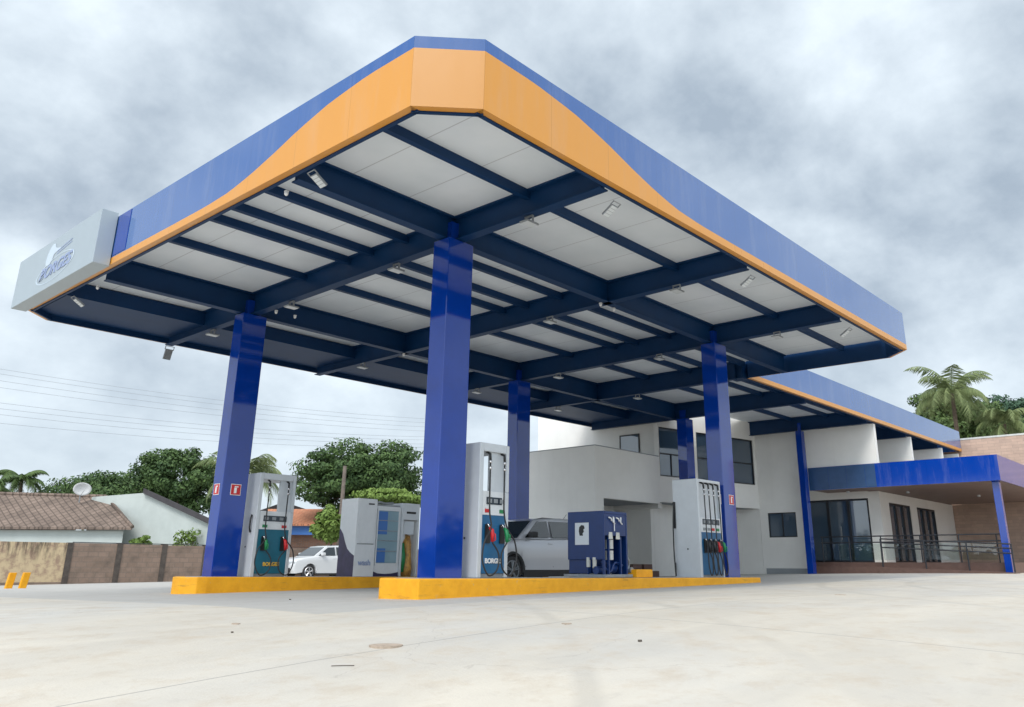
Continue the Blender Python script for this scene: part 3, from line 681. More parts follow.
# ---------------------------------------------------------------- cars
def make_car(root, paint, L=4.40, W=1.82, Hh=1.62, wb=2.64, wr=.345, front_over=.86, cladding=True):
    fx, rx = front_over, front_over+wb
    def arc(cx, r, a0, a1, n=12): return [(cx+r*math.cos(R(a0+(a1-a0)*i/n)), wr-.01+r*math.sin(R(a0+(a1-a0)*i/n))) for i in range(n+1)]
    ra = wr+.06
    bl = Hh*.655
    low = [(.06, .26), (.0, .42), (.0, .62), (.06, .80), (.16, bl-.15), (.45, bl-.07), (1.0, bl-.01), (1.25, bl+.02), (2.2, bl+.03), (3.4, bl+.07), (L-.22, bl+.08), (L-.06, bl-.05), (L, .72), (L-.02, .45), (L-.12, .30)]
    low += [p for p in arc(rx, ra, 0, 180) if True]
    low += [(rx-ra-.03, .24), (fx+ra+.03, .24)] + arc(fx, ra, 0, 180)
    def body(): 
        mb = MB(); n = len(low); hw = W/2
        layers = [(-hw, .0), (-hw, .0)]
        cx, cz = L/2, .62
        def lay(y, s): return [(cx+(x-cx)*(1-s*.35 if True else 1), y, cz+(z-cz)*(1-s) if z > cz else z) for x, z in low]
        ys_ = [(-hw+.045, .16), (-hw, .06), (-hw+.02, .02), (-hw+.14, .0)]
        seq = [(-hw+.05, .10), (-hw+.012, .035), (-hw, .0)]
        # outermost ring at shoulder, shrinking towards the flat side
        rings = [lay(-hw+.0, .09), lay(-hw+.015, .045), lay(-hw+.06, .014), lay(-hw+.15, .0), lay(hw-.15, .0), lay(hw-.06, .014), lay(hw-.015, .045), lay(hw, .09)]
        vs = [v for rg in rings for v in rg]; fs = []
        for i in range(len(rings)-1):
            for j in range(n): fs.append((i*n+j, i*n+(j+1) % n, (i+1)*n+(j+1) % n, (i+1)*n+j))
        fs += [tuple(range(n)), tuple(range(7*n, 8*n))]
        mb.add(vs, fs); return mb
    bo = body().build('body', paint, root)
    bm = bmesh.new(); bm.from_mesh(bo.data)
    for i in range(1, 22): bmesh.ops.bisect_plane(bm, geom=bm.verts[:]+bm.edges[:]+bm.faces[:], plane_co=(L*i/22, 0, 0), plane_no=(1, 0, 0))
    for z in (.42, .62, .82): bmesh.ops.bisect_plane(bm, geom=bm.verts[:]+bm.edges[:]+bm.faces[:], plane_co=(0, 0, z), plane_no=(0, 0, 1))
    for v in bm.verts:                      # gentle bulge of the doors, waist crease
        if abs(v.co.y) > W/2-.02: v.co.y += math.copysign(.018 if abs(v.co.z-.82) < .03 else (-.012 if abs(v.co.z-.62) < .03 else 0), v.co.y)
    bm.to_mesh(bo.data); bm.free()
    # greenhouse
    z0, z1 = bl-.02, Hh-.05
    prof = [(1.08, z0), (1.80, z1-.03), (2.2, z1+.03), (2.9, z1+.05), (3.65, z1+.01), (L-.42, z1-.06), (L-.10, z0+.10), (L-.10, z0)]
    def gh(x, z, sgn):
        t = (z-z0)/(z1-z0); return (x, sgn*(W/2-.04-.17*min(t, 1.05)), z)
    mb = MB(); n = len(prof); vs = [gh(x, z, -1) for x, z in prof]+[gh(x, z, 1) for x, z in prof]
    mb.add(vs, [tuple(range(n)), tuple(range(n, 2*n))]+[(i, (i+1) % n, n+(i+1) % n, n+i) for i in range(n)])
    mb.build('roof', paint, root, bevel=.06)
    def sidewin(poly, sgn):
        mb = MB(); P = []
        for x, z in poly:
            p = gh(x, z, sgn); P.append((p[0], p[1]+sgn*.004, p[2]))
        Q = [(x, y+sgn*.006, z) for x, y, z in P]; n = len(P)
        mb.add(P+Q, [tuple(range(n)), tuple(range(n, 2*n))]+[(i, (i+1) % n, n+(i+1) % n, n+i) for i in range(n)])
        mb.build('window', 'car_glass', root)
    for s in (-1, 1):
        sidewin([(1.34, z0+.06), (2.28, z0+.08), (2.28, z1-.05), (1.90, z1-.07)], s)
        sidewin([(2.37, z0+.08), (3.28, z0+.11), (3.22, z1-.04), (2.37, z1-.05)], s)
        sidewin([(3.36, z0+.115), (L-.52, z0+.20), (3.72, z1-.08), (3.32, z1-.045)], s)
    # windscreen and rear glass
    def scr(x0, zz0, x1, zz1, off, name):
        y0 = W/2-.04-.17*(zz0-z0)/(z1-z0)-.07; y1 = W/2-.04-.17*(zz1-z0)/(z1-z0)-.07
        d = Vector((x1-x0, 0, zz1-zz0)).normalized(); n_ = Vector((-d.z, 0, d.x))*off
        P = [Vector((x0, -y0, zz0)), Vector((x0, y0, zz0)), Vector((x1, y1, zz1)), Vector((x1, -y1, zz1))]
        mb = MB(); mb.add([p+n_ for p in P]+[p+n_*2 for p in P], [(0,1,2,3),(4,5,6,7),(0,1,5,4),(1,2,6,5),(2,3,7,6),(3,0,4,7)]); mb.build(name, 'car_glass', root)
    scr(1.14, z0+.045, 1.76, z1-.06, .004, 'windscreen')
    for s in (-1, 1):                       # roof rails, mirrors, handles, seams, lamps
        MB().tube([(1.9, s*(W/2-.26), z1-.03), (2.2, s*(W/2-.26), z1+.025), (3.6, s*(W/2-.26), z1+.02), (3.85, s*(W/2-.26), z1-.05)], .017, 6).build('roof_rail', 'cladding', root)
        MB().box((1.42, s*(W/2-.03), z0+.06), (1.60, s*(W/2+.16), z0+.20)).build('mirror', 'cladding' if cladding else paint, root, bevel=.04)
        for x in (2.12, 3.12): MB().box((x, s*(W/2-.002), bl-.10), (x+.17, s*(W/2+.022), bl-.07)).build('door_handle', paint, root, bevel=.008)
        sm = MB()
        for x in (1.32, 2.33, 3.22): sm.box((x, s*(W/2-.01), .42), (x+.012, s*(W/2+.0015), bl-.02))
        sm.build('door_seam', 'black', root)
        MB().box((.03, s*(W/2-.50), .66), (.34, s*(W/2-.012), .78)).build('headlight', 'lens', root, bevel=.02)
        MB().box((L-.22, s*(W/2-.30), .78), (L+.0, s*(W/2-.004), .95)).build('tail_light', 'tail_red', root, bevel=.02)
        c = 'cladding' if cladding else 'cladding'
        MB().box((fx+ra, s*(W/2-.05), .20), (rx-ra, s*(W/2+.012), .36 if cladding else .27)).build('sill_trim', c, root, bevel=.01)
        for cx in (fx, rx):
            if cladding:
                a = MB(); a.tube([(x, s*(W/2-.02), z) for x, z in arc(cx, ra+.01, -5, 185, 18)], .045, 6); a.build('arch_trim', 'cladding', root)
    MB().box((-.015, -.62, .30), (.06, .62, .50)).build('front_grille', 'black', root, bevel=.02)
    MB().box((-.012, -.40, .60), (.06, .40, .72)).build('upper_grille', 'black', root, bevel=.02)
    MB().box((L-.03, -.7, .34), (L+.03, .7, .5)).build('rear_bumper', 'cladding', root, bevel=.02)
    MB().tube([(3.75, 0, z1+.03), (3.95, 0, z1+.22)], .006, 5).build('antenna', 'black', root)
    for cx in (fx, rx):
        for s in (-1, 1):
            y1 = s*(W/2-.01); y0 = s*(W/2-.23)
            t = MB(); t.tube([(cx, y0, wr), (cx, y0+s*.03, wr), (cx, y1-s*.03, wr), (cx, y1, wr)], [wr-.03, wr, wr, wr-.03], 28)
            wh = t.build('wheel', 'rubber', root, smooth=False)
            rm = MB(); rm.tube([(cx, y1-s*.02, wr), (cx, y1+s*.004, wr)], [wr*.60, wr*.64], 24)
            rm.build('hub_back', 'black', wh)
            sp_ = MB()
            for i in range(5):
                a = 2*math.pi*i/5+.3
                for da in (-.14, .14):
                    sp_.tube([(cx+.03*math.cos(a), y1+s*.014, wr+.03*math.sin(a)), (cx+wr*.62*math.cos(a+da), y1+s*.012, wr+wr*.62*math.sin(a+da))], .018, 5)
            sp_.tube([(cx+wr*.64*math.cos(2*math.pi*i/24), y1+s*.008, wr+wr*.64*math.sin(2*math.pi*i/24)) for i in range(25)], .014, 5)
            sp_.tube([(cx, y1, wr), (cx, y1+s*.022, wr)], .05, 12)
            sp_.build('rim', 'chrome' if not cladding else 'galv', wh)
    for ch in list(bpy.data.objects):
        if ch.parent == root and ch.data and not ch.name.startswith('wheel'):
            for v in ch.data.vertices:
                t = abs((v.co.x-L/2)/(L/2)); v.co.y *= 1-.13*t**4
                if v.co.x < L/2: v.co.x += .16*(abs(v.co.y)/(W/2))**3*max(0, 1-v.co.x/1.0)
            if ch.name.startswith(('body', 'roof')):
                ch.data.polygons.foreach_set('use_smooth', [True]*len(ch.data.polygons)); ch.data.set_sharp_from_angle(angle=R(42))
    return root
suv = empty('parked_car', (5.2, 5.15, g(6.5, 5)-.02))
make_car(suv, 'car_silver'); tag(suv, 'grey compact SUV standing between the two pump islands behind the blue machine', 'car')
wc = at(316, 577, 35)
white = empty('parked_car', (13.25, 25.65, g(14, 25.6)))
make_car(white, 'car_white', L=4.3, W=1.76, Hh=1.55, wb=2.57, wr=.33, cladding=False); tag(white, 'white hatchback SUV parked by the block wall behind the rear island', 'car')

# ---------------------------------------------------------------- station building
bd = empty('station_building', (22.7, 2, 0))
tag(bd, 'white rendered station building with balcony, dark windows, blue awning and stone clad end', 'building')
off = Vector((22.7, 2, 0))
def L_(mb): mb.v = [(x-off.x, y-off.y, z) for x, y, z in mb.v]; return mb
def bpart(mb, name, mat, parent=bd, bevel=0.):
    return L_(mb).build(name, mat, parent, bevel=bevel)
# balcony block (solid parapet over an open ground floor)
bpart(MB().box((13.25, 7.3, -.5), (13.45, 12.2, 4.03)), 'wall', 'white_wall')
bpart(MB().box((13.452, 7.3, 2.33), (17.1, 7.5, 4.03)), 'balcony_wall', 'white_wall')
bpart(MB().box((13.24, 7.29, 4.032), (17.12, 7.52, 4.06)).box((13.24, 7.522, 4.032), (13.46, 12.2, 4.06)), 'coping', 'grey_wall')
bpart(MB().box((13.452, 7.502, 2.34), (17.2, 12.0, 2.60)), 'balcony_floor', 'grey_wall')
bpart(MB().box((13.451, 7.3, -.5), (13.70, 7.5, 2.329)), 'pier', 'white_wall')
bpart(MB().box((17.35, 7.55, 2.2), (17.6, 13.5, 6.5)), 'wall', 'white_wall')
bpart(MB().box((13.46, 9.6, -.5), (22.7, 9.8, 2.9)), 'wall', 'white_wall')
bpart(MB().box((22.75, 6.23, -.5), (22.95, 9.8, 2.9)), 'wall', 'white_wall')
bpart(MB().box((17.5, 8.0, -.5), (17.7, 9.59, 2.33)), 'wall', 'white_wall')
bpart(MB().box((17.71, 8.0, -.5), (22.7, 8.2, 2.9)), 'wall', 'white_wall')
# small upper window of the side wall
p = on_x(621, 437, 17.35); q = on_x(639, 452, 17.35)
w_ = bpart(MB().box((17.32, q.y, q.z-.25), (17.345, p.y, p.z)), 'window', 'glass_dark')
bpart(MB().box((17.31, p.y, q.z-.25), (17.345, p.y+.05, p.z+.05)).box((17.31, q.y-.05, p.z), (17.345, p.y, p.z+.05)).box((17.31, q.y-.05, q.z-.25), (17.345, q.y, p.z)), 'frame', 'frame_dark', w_)
# angled window wall
A_ = Vector((17.1, 7.3)); B_ = Vector((22.75, 6.22)); dW = (B_-A_).normalized(); nW = Vector((dW.y, -dW.x)); LW = (B_-A_).length
def wbox(mb, s0, s1, d0, d1, z0, z1):
    P = [A_+dW*s0+nW*d0, A_+dW*s1+nW*d0, A_+dW*s1+nW*d1, A_+dW*s0+nW*d1]; mb.prism([tuple(v) for v in P], z0, z1); return mb
def s_at(px, py):                           # distance along the wall under a pixel column
    d = ray(px, py); # solve CAM+d*t on the line
    det = d.x*(-dW.y)+dW.x*d.y
    rx_, ry_ = A_.x-CAM.x, A_.y-CAM.y
    t = (rx_*(-dW.y)+dW.x*ry_)/det
    P = CAM+d*t; return (Vector((P.x, P.y))-A_).dot(dW), P.z
sills = [s_at(658.8, 476.4), s_at(696, 476.5), s_at(698, 476.8), s_at(755.5, 484.5), s_at(690, 503.5), s_at(757, 509)]
zs = (sills[0][1]+sills[3][1])/2; zsof = (sills[4][1]+sills[5][1])/2
s1 = s_at(683, 476)[0]; s2_ = s_at(698, 476)[0]; s3 = s_at(755.5, 484.5)[0]; s0 = .06
ZWT = 5.16
mb = MB(); wbox(mb, 0, LW, -.2, 0, zsof, zs)
wbox(mb, 0, s0, -.2, 0, zs+.001, 6.0); wbox(mb, s0+.001, LW, -.2, 0, ZWT, 6.0)
wbox(mb, s1+.15, s2_, -.2, 0, zs+.001, ZWT-.001); wbox(mb, s3, LW, -.2, 0, zs+.001, ZWT-.001)
bpart(mb, 'window_wall', 'white_wall')
def win(s0, s1, cols, rows_):
    w = bpart(wbox(MB(), s0+.02, s1-.02, -.12, -.08, zs+.02, ZWT-.02), 'window', 'glass_dark')
    mb = MB(); t = .05
    wbox(mb, s0+.005, s1-.005, -.079, -.03, zs+.005, zs+t); wbox(mb, s0+.005, s1-.005, -.079, -.03, ZWT-t, ZWT-.005)
    wbox(mb, s0+.005, s0+t, -.079, -.03, zs+t+.001, ZWT-t-.001); wbox(mb, s1-t, s1-.005, -.079, -.03, zs+t+.001, ZWT-t-.001)
    for c in cols: wbox(mb, s0+(s1-s0)*c-.02, s0+(s1-s0)*c+.02, -.079, -.05, zs+t+.001, zs+(ZWT-zs)*.45)
    for r_ in rows_: wbox(mb, s0+t+.001, s1-t-.001, -.0785, -.045, zs+(ZWT-zs)*r_, zs+(ZWT-zs)*r_+.045)
    bpart(mb, 'frame', 'frame_dark', w)
win(s0, s1+.15, (.5,), (.45,)); win(s2_, s3, (.28, .62), (.45,))
mb = MB(); wbox(mb, 0, LW, -3.0, -.201, zsof+.001, zsof+.15); bpart(mb, 'overhang_soffit', 'grey_wall')
# wall facing the forecourt
Xf = 22.75
wy0, wy1, wz0, wz1 = 4.69, 5.88, 1.27, 2.22
mb = MB().box((Xf, wy1, -.4), (Xf+.2, 6.22, 5.9)).box((Xf, 4.3, -.4), (Xf+.2, wy0, 5.9)).box((Xf, wy0, -.4), (Xf+.2, wy1, wz0)).box((Xf, wy0, wz1), (Xf+.2, wy1, 5.9))
mb.box((Xf, 1.29, 3.052), (Xf+.2, 4.299, 5.36))
mb.box((Xf+.201, 6.0, -.4), (Xf+1.6, 6.22, 5.9)); bpart(mb, 'front_wall', 'white_wall')
w_ = bpart(MB().box((Xf+.08, wy0+.001, wz0+.001), (Xf+.1, wy1-.001, wz1-.001)), 'window', 'glass_dark')
bpart(MB().box((Xf+.03, wy0+.002, wz0+.002), (Xf+.079, wy0+.04, wz1-.002)).box((Xf+.03, wy1-.04, wz0+.002), (Xf+.079, wy1-.002, wz1-.002)).box((Xf+.03, wy0+.041, wz0+.002), (Xf+.079, wy1-.041, wz0+.04)).box((Xf+.03, wy0+.041, wz1-.04), (Xf+.079, wy1-.041, wz1-.002)).box((Xf+.04, (wy0+wy1)/2-.02, wz0+.041), (Xf+.079, (wy0+wy1)/2+.02, wz1-.041)), 'frame', 'frame_dark', w_)
for X, yl in ((27.0, 1.30), (31.3, 1.30), (33.9, 1.30)):
    bpart(MB().box((X, yl, 3.6), (X+.15, 6.2, 5.36)), 'upper_wall', 'white_wall')
bpart(MB().box((22.951, 1.9, 3.9), (34.9, 2.0, 5.3)), 'upper_back_wall', 'white_wall') if False else None
# base strips and plinth
bpart(MB().box((Xf-.015, 4.4, g(22.7, 5)-.02), (Xf-.001, 6.1, .10)), 'plinth', 'grey_wall')
# recessed entrance
fl_z = .34
bpart(MB().box((23.3, -2.6, -.4), (34.19, 4.9, fl_z)), 'entrance_floor', 'brown_floor')
bpart(MB().box((22.95, 1.6, -.4), (23.299, 4.3, fl_z-.16)), 'entrance_step', 'brown_floor')
Xd = 24.4
bpart(MB().box((Xd, 1.95, fl_z), (Xd+.2, 2.40, 3.0)).box((Xd, 2.40, 2.75), (Xd+.2, 6.0, 3.35)).box((Xd, 4.9, fl_z), (Xd+.2, 6.0, 2.749)), 'entrance_wall', 'white_wall')
bpart(MB().box((Xd+.201, 1.95, fl_z), (25.4, 2.15, 3.0)).box((25.4, 1.95, 2.62), (34.15, 2.15, 3.0)).box((27.95, 1.95, fl_z), (28.8, 2.15, 2.619)).box((31.3, 1.95, fl_z), (34.15, 2.15, 2.619)), 'entrance_wall', 'white_wall')
def door_x(X, y0, y1, z1, n):
    d = bpart(MB().box((X+.06, y0, fl_z+.01), (X+.09, y1, z1)), 'glass_door', 'glass_dark')
    mb = MB(); t = .07
    mb.box((X, y0, fl_z), (X+.059, y0+t, z1)); mb.box((X, y1-t, fl_z), (X+.059, y1, z1)); mb.box((X, y0+t+.001, z1-t), (X+.059, y1-t-.001, z1)); mb.box((X, y0+t+.001, fl_z), (X+.059, y1-t-.001, fl_z+t))
    for i in range(1, n): c = y0+(y1-y0)*i/n; mb.box((X+.005, c-.05, fl_z+t+.001), (X+.058, c+.05, z1-t-.001))
    bpart(mb, 'frame', 'frame_dark', d)
    bpart(MB().box((X-.04, (y0+y1)/2-.09, 1.2), (X-.02, (y0+y1)/2-.06, 1.7)), 'handle', 'galv', d)
def door_y(Y, x0, x1, z1, n):
    d = bpart(MB().box((x0, Y+.06, fl_z+.01), (x1, Y+.09, z1)), 'glass_door', 'glass_dark')
    mb = MB(); t = .07
    mb.box((x0, Y, fl_z), (x0+t, Y+.059, z1)); mb.box((x1-t, Y, fl_z), (x1, Y+.059, z1)); mb.box((x0+t+.001, Y, z1-t), (x1-t-.001, Y+.059, z1)); mb.box((x0+t+.001, Y, fl_z), (x1-t-.001, Y+.059, fl_z+t))
    for i in range(1, n): c = x0+(x1-x0)*i/n; mb.box((c-.05, Y+.005, fl_z+t+.001), (c+.05, Y+.058, z1-t-.001))
    bpart(mb, 'frame', 'frame_dark', d)
    bpart(MB().box(((x0+x1)/2-.09, Y-.04, 1.2), ((x0+x1)/2-.06, Y-.02, 1.7)), 'handle', 'galv', d)
door_x(Xd+.02, 2.402, 4.898, 2.748, 3)
door_y(1.97, 25.402, 27.948, 2.618, 3); door_y(1.97, 28.802, 31.298, 2.618, 3)
# stone clad end wall
bpart(MB().box((34.2, -14, -.3), (34.6, 9, 6.02)), 'stone_wall', 'stone_clad')
bpart(MB().box((34.18, -14, 6.021), (34.62, 9, 6.10)), 'coping', 'offwhite')
# awning
aw = bpart(MB().box((22.72, -2.72, 3.02), (34.15, 4.0, 3.05)), 'awning_soffit', 'soffit')
bpart(MB().box((22.70, -2.75, 3.0), (22.745, 4.0, 3.87)).box((22.7451, -2.75, 3.0), (34.15, -2.70, 3.87)), 'awning_fascia', 'awning_blue')
for i, (a, b) in enumerate(((1.40, 1.78), (1.79, 2.5), (2.51, 3.2), (3.21, 3.98))): bpart(MB().box((22.692, a, 3.01), (22.6985, b, 3.86)), 'filmed_panel', 'film_blue')
bpart(MB().box((22.746, -2.699, 3.80), (34.14, 1.28, 3.85)), 'awning_roof', 'grey_wall')
bpart(MB().box((22.95, -2.62, -.3), (23.2, -2.40, 3.018)), 'awning_column', 'column_blue', bevel=.01)
for (x, y) in ((24.0, 3.0), (25.5, 1.2), (29, -.5)):
    mb = MB(); mb.tube([(x, y, 3.019), (x, y, 2.95)], .06, 10); bpart(mb, 'soffit_lamp', 'lamp')
# door panel, box and small fittings in the open ground floor
bpart(MB().box((15.9, 9.57, 0), (16.3, 9.599, 1.75)), 'service_door', 'offwhite')
# railing of the ramp
rl = empty('ramp_railing', (22.95, 0, 0)); tag(rl, 'dark metal ramp railing with glass infill in front of the entrance doors', 'railing')
def rail_pts(a, b, n=2): return [Vector(a)+(Vector(b)-Vector(a))*i/(n-1) for i in range(n)]
X = 0.0
for dz in (0, -.22): MB().tube([(X+.35, 4.0, 1.27+dz), (X+.35, -2.6, 1.27+dz)], .022, 8).build('rail', 'frame_dark', rl)
for dz in (0, -.14, -.30): MB().tube([(X, 1.6, 1.16+dz), (X, -2.68, .93+dz)], .022, 8).build('rail', 'frame_dark', rl)
for y in (3.95, 2.9, 1.7, .3, -1.0, -2.2): MB().tube([(X+.35, y, fl_z), (X+.35, y, 1.27)], .024, 8).build('post', 'frame_dark', rl)
for y, z in ((1.6, 1.16), (.1, 1.08), (-1.3, 1.0), (-2.68, .93)): MB().tube([(X, y, -.1), (X, y, z)], .026, 8).build('post', 'frame_dark', rl)
for y0, y1 in ((3.9, 2.95), (2.85, 1.75), (1.65, .35), (.25, -.95), (-1.05, -2.15)): MB().box((X+.345, y1, .42), (X+.355, y0, 1.0)).build('glass_panel', 'railing_glass', rl)
rp = MB(); rp.prism_x([(1.7, -.3), (-2.75, -.3), (-2.75, .02), (1.7, .18)], 22.72, 23.29); struct(rp.build('entrance_ramp', 'brown_floor'))
# tile stack under the balcony
bx = empty('tile_stack', (14.6, 6.9, g(15, 6))); tag(bx, 'low stack of brown boxed tiles under the balcony behind the yellow block', 'boxes')
for (x, y, z, w) in ((0, 0, 0, .5), (.6, .03, 0, .5), (1.2, -.02, 0, .45), (.15, 0, .22, .5), (.8, .02, .22, .5)):
    MB().box((x, y, z), (x+w, y+.45, z+.2)).build('tile_box', 'brown_floor', bx, bevel=.01)

# ---------------------------------------------------------------- left side: wall, bollards, houses
YW = 27.0
wl = empty('block_wall', (5, YW, 0)); tag(wl, 'long weathered concrete block wall with dark pillars across the left background', 'wall')
def wpart(x0, x1, z0, z1, mat, name, dy=0., th=.14):
    return MB().box((x0-5, dy, z0), (x1-5, dy+th, z1)).build(name, mat, wl)
xa = on_y(68, 560, YW).x; xb = on_y(118, 560, YW).x; xc = on_y(163, 560, YW).x
zt = .93
wpart(-14, xa, -1.3, -.55, 'block_wall', 'wall_base')
wpart(-14, xa, -.549, zt, 'old_paint', 'painted_panel')
edges = [xa, xb, xc] + [xc+(xc-xb)*i for i in range(1, 14)]
for i, x in enumerate(edges): wpart(x-.11, x+.11, -1.3, zt+.01, 'pillar', 'pillar', -.03, .2)
for a, b in zip(edges, edges[1:]): wpart(a+.111, b-.111, -1.3, zt-.01*(edges.index(a) % 3), 'block_wall', 'wall_panel')
wpart(xa+.111, edges[-1], zt+.011, zt+.04, 'roof_dark', 'wall_cap', -.01, .16)
bpz = g(.7, 20.4)
for i, (px, lab) in enumerate(((8, 'left of the two short yellow posts before the painted wall'), (22, 'right of the two short yellow posts before the painted wall'))):
    p = at(px, 588, 23.5); gz = g(p.x, p.y)
    o = MB().prism([(-.09, -.07), (.09, -.07), (.09, .07), (-.09, .07)], -.1, .44).build('bollard', 'yellow_kerb', bevel=.02)
    o.data.transform(Matrix.Shear('XY', 4, (.10, -.08))); o.location = (p.x, p.y, gz); tag(o, lab, 'bollard', 'yellow posts by the wall')
# house with the long tiled roof
def roof_slab(mb, a, b, c, d, t=.12):       # a,b eave; c,d ridge
    vs = [Vector(v) for v in (a, b, c, d)]; mb.add(vs+[v-Vector((0, 0, t)) for v in vs], [(0,1,2,3),(7,6,5,4),(0,1,5,4),(1,2,6,5),(2,3,7,6),(3,0,4,7)])
E0 = at(-40, 524, 42); E1 = at(132, 530, 42); Rg0 = at(-40, 493, 45.5); Rg1 = at(106, 497, 45.5)
h1 = empty('tiled_house', (E1.x, E1.y, -1)); tag(h1, 'low white house with a long brown clay tile roof behind the left wall', 'house')
def hl(o_, mb): mb.v = [(x-o_.location.x, y-o_.location.y, z-o_.location.z) for x, y, z in mb.v]; return mb
Eh = .5*(E0.z+E1.z)
mb = MB(); roof_slab(mb, (E0.x, E0.y, Eh), (E1.x, E1.y, Eh), Rg1, Rg0)
back = (E1-Rg1); bk0 = Rg0*2-E0; bk1 = Rg1*2-E1
roof_slab(mb, Rg0, Rg1, (bk1.x, bk1.y, Eh), (bk0.x, bk0.y, Eh)); hl(h1, mb).build('roof', 'tiles_old', h1)
rr_ = MB(); rr_.tube([Rg0+Vector((0, 0, .03)), Rg1+Vector((0, 0, .03))], .10, 8); rr_.tube([Rg1+Vector((0, 0, .03)), Vector((E1.x, E1.y, Eh+.03))], .09, 8); hl(h1, rr_).build('ridge', 'tiles_old', h1)
inw = (Rg0-E0); inw.z = 0; inw.normalize(); inw *= .5; ed = (E1-E0); ed.z = 0; ed.normalize()
a, b = E0+inw, E1+inw-ed*.3; c, d = b+inw*12, a+inw*12
mb = MB().prism([(a.x, a.y), (b.x, b.y), (c.x, c.y), (d.x, d.y)], -1.3, Eh-.14); hl(h1, mb).build('wall', 'house_white', h1)
w0, w1 = at(54, 538, 42.4), at(86, 538, 42.4)
mb = MB(); mb.prism([(w0.x, w0.y), (w1.x, w1.y), (w1.x-.1, w1.y-.06), (w0.x-.1, w0.y-.06)], .0, 1.45); hl(h1, mb).build('shutter', 'offwhite', h1)
# gable house beside it
g1 = at(145, 491, 44); gL = at(100, 497, 44); gR = at(216, 524, 41.5)
h2 = empty('gabled_house', (g1.x, g1.y, -1)); tag(h2, 'pale green white house with a dark sloping roof edge beside the tiled house', 'house')
dv = Vector((.55, .83, 0))*7
def wallpoly(mb, P, thick):
    n = len(P); mb.add(list(P)+[p+thick for p in P], [tuple(range(n)), tuple(range(n, 2*n))]+[(i, (i+1) % n, n+(i+1) % n, n+i) for i in range(n)])
P = [at(118, 560, 43.6), Vector((gR.x, gR.y, -1.3)), gR+Vector((0, 0, -.1)), g1+Vector((0, 0, -.1)), gL+Vector((0, 0, .25)), ]
P[0].z = -1.3; mb = MB(); mb2 = MB()
wallpoly(mb, [Vector((g1.x, g1.y, -1.3)), Vector((gR.x, gR.y, -1.3)), gR+Vector((0, 0, -.12)), g1+Vector((0, 0, -.12))], dv); hl(h2, mb).build('wall', 'house_white', h2)
gL2 = at(92, 497, 45.2)
mb = MB(); wallpoly(mb, [Vector((gL2.x, gL2.y, -1.3)), Vector((g1.x, g1.y, -1.3)), g1+Vector((-.0, 0, -.1)), gL2+Vector((0, 0, .0))], dv*.5); hl(h2, mb).build('side_wall', 'house_white', h2)
ov = (gR-g1).normalized()*.2; fwv = -dv.normalized()*.35
mb = MB(); wallpoly(mb, [g1+fwv-ov*.2+Vector((0, 0, .12)), gR+ov+fwv+Vector((0, 0, .12)), gR+ov+fwv-Vector((0, 0, .16)), g1+fwv-ov*.2-Vector((0, 0, .16))], dv*1.08-fwv); hl(h2, mb).build('roof', 'roof_dark', h2)
q0, q1 = at(158, 537, 43.2), at(184, 537, 42.6)
fd = (q1-q0); fd.z = 0
mb = MB(); nn_ = Vector((fd.y, -fd.x, 0)).normalized()*.1
mb.prism([(q0.x, q0.y), (q1.x, q1.y), (q1.x+nn_.x*2, q1.y+nn_.y*2), (q0.x+nn_.x*2, q0.y+nn_.y*2)], .2, 1.25); hl(h2, mb).build('window', 'glass_dark', h2)
# satellite dish
dp = at(80, 497, 44.5)
ds = empty('satellite_dish', dp); tag(ds, 'small white satellite dish on the ridge of the tiled roof', 'satellite dish')
MB().tube([(0, 0, -.3), (0, 0, .35)], .03, 6).build('mast', 'galv', ds)
mb = MB(); rings = 4; segs = 20; vs = [(0, -.02, .42)]; fs = []
for i in range(1, rings+1):
    for j in range(segs): t = 2*math.pi*j/segs; r_ = .42*i/rings; vs.append((r_*1.15*math.cos(t), -.02-.12*(i/rings)**2, .42+r_*math.sin(t)*.85))
for j in range(segs): fs.append((0, 1+j, 1+(j+1) % segs))
for i in range(rings-1):
    for j in range(segs): fs.append((1+i*segs+j, 1+(i+1)*segs+j, 1+(i+1)*segs+(j+1) % segs, 1+i*segs+(j+1) % segs))
mb.add(vs, fs); dd = mb.build('dish', 'dish', ds, smooth=True)
sm = dd.modifiers.new('s', 'SOLIDIFY'); sm.thickness = .02
MB().tube([(0, -.1, .1), (0, -.45, .36)], .012, 5).build('arm', 'galv', ds)
# orange roofed house between the columns
o0, o1 = at(262, 530, 60), at(352, 530, 60)
h3 = empty('orange_roof_house', (o0.x, o0.y, -1)); tag(h3, 'brick house with bright orange tile roof and blue eave stripe behind the white car', 'house')
r0_, r1_ = at(268, 509, 64), at(352, 509, 64)
e0, e1 = at(256, 524, 59), at(356, 524, 59); ez = .5*(e0.z+e1.z)
mb = MB(); roof_slab(mb, (e0.x, e0.y, ez), (e1.x, e1.y, ez), r1_, r0_); hl(h3, mb).build('roof', 'tiles_orange', h3)
def wall_between(a, b, z0, z1, depth):
    d = (b-a); d.z = 0; n_ = Vector((-d.y, d.x, 0)).normalized()*depth
    mb = MB(); mb.prism([(a.x, a.y), (b.x, b.y), (b.x+n_.x, b.y+n_.y), (a.x+n_.x, a.y+n_.y)], z0, z1); return mb
st0, st1 = at(256, 527, 59.3), at(356, 527, 59.3)
hl(h3, wall_between(st0, st1, ez-.75, ez-.13, .15)).build('eave_stripe', 'stripe_blue', h3)
hl(h3, wall_between(at(260, 535, 60), at(354, 535, 60), -1.6, ez-.7, 6)).build('wall', 'brick_wall', h3)
g0, g1_ = at(240, 506, 66), at(300, 506, 66)
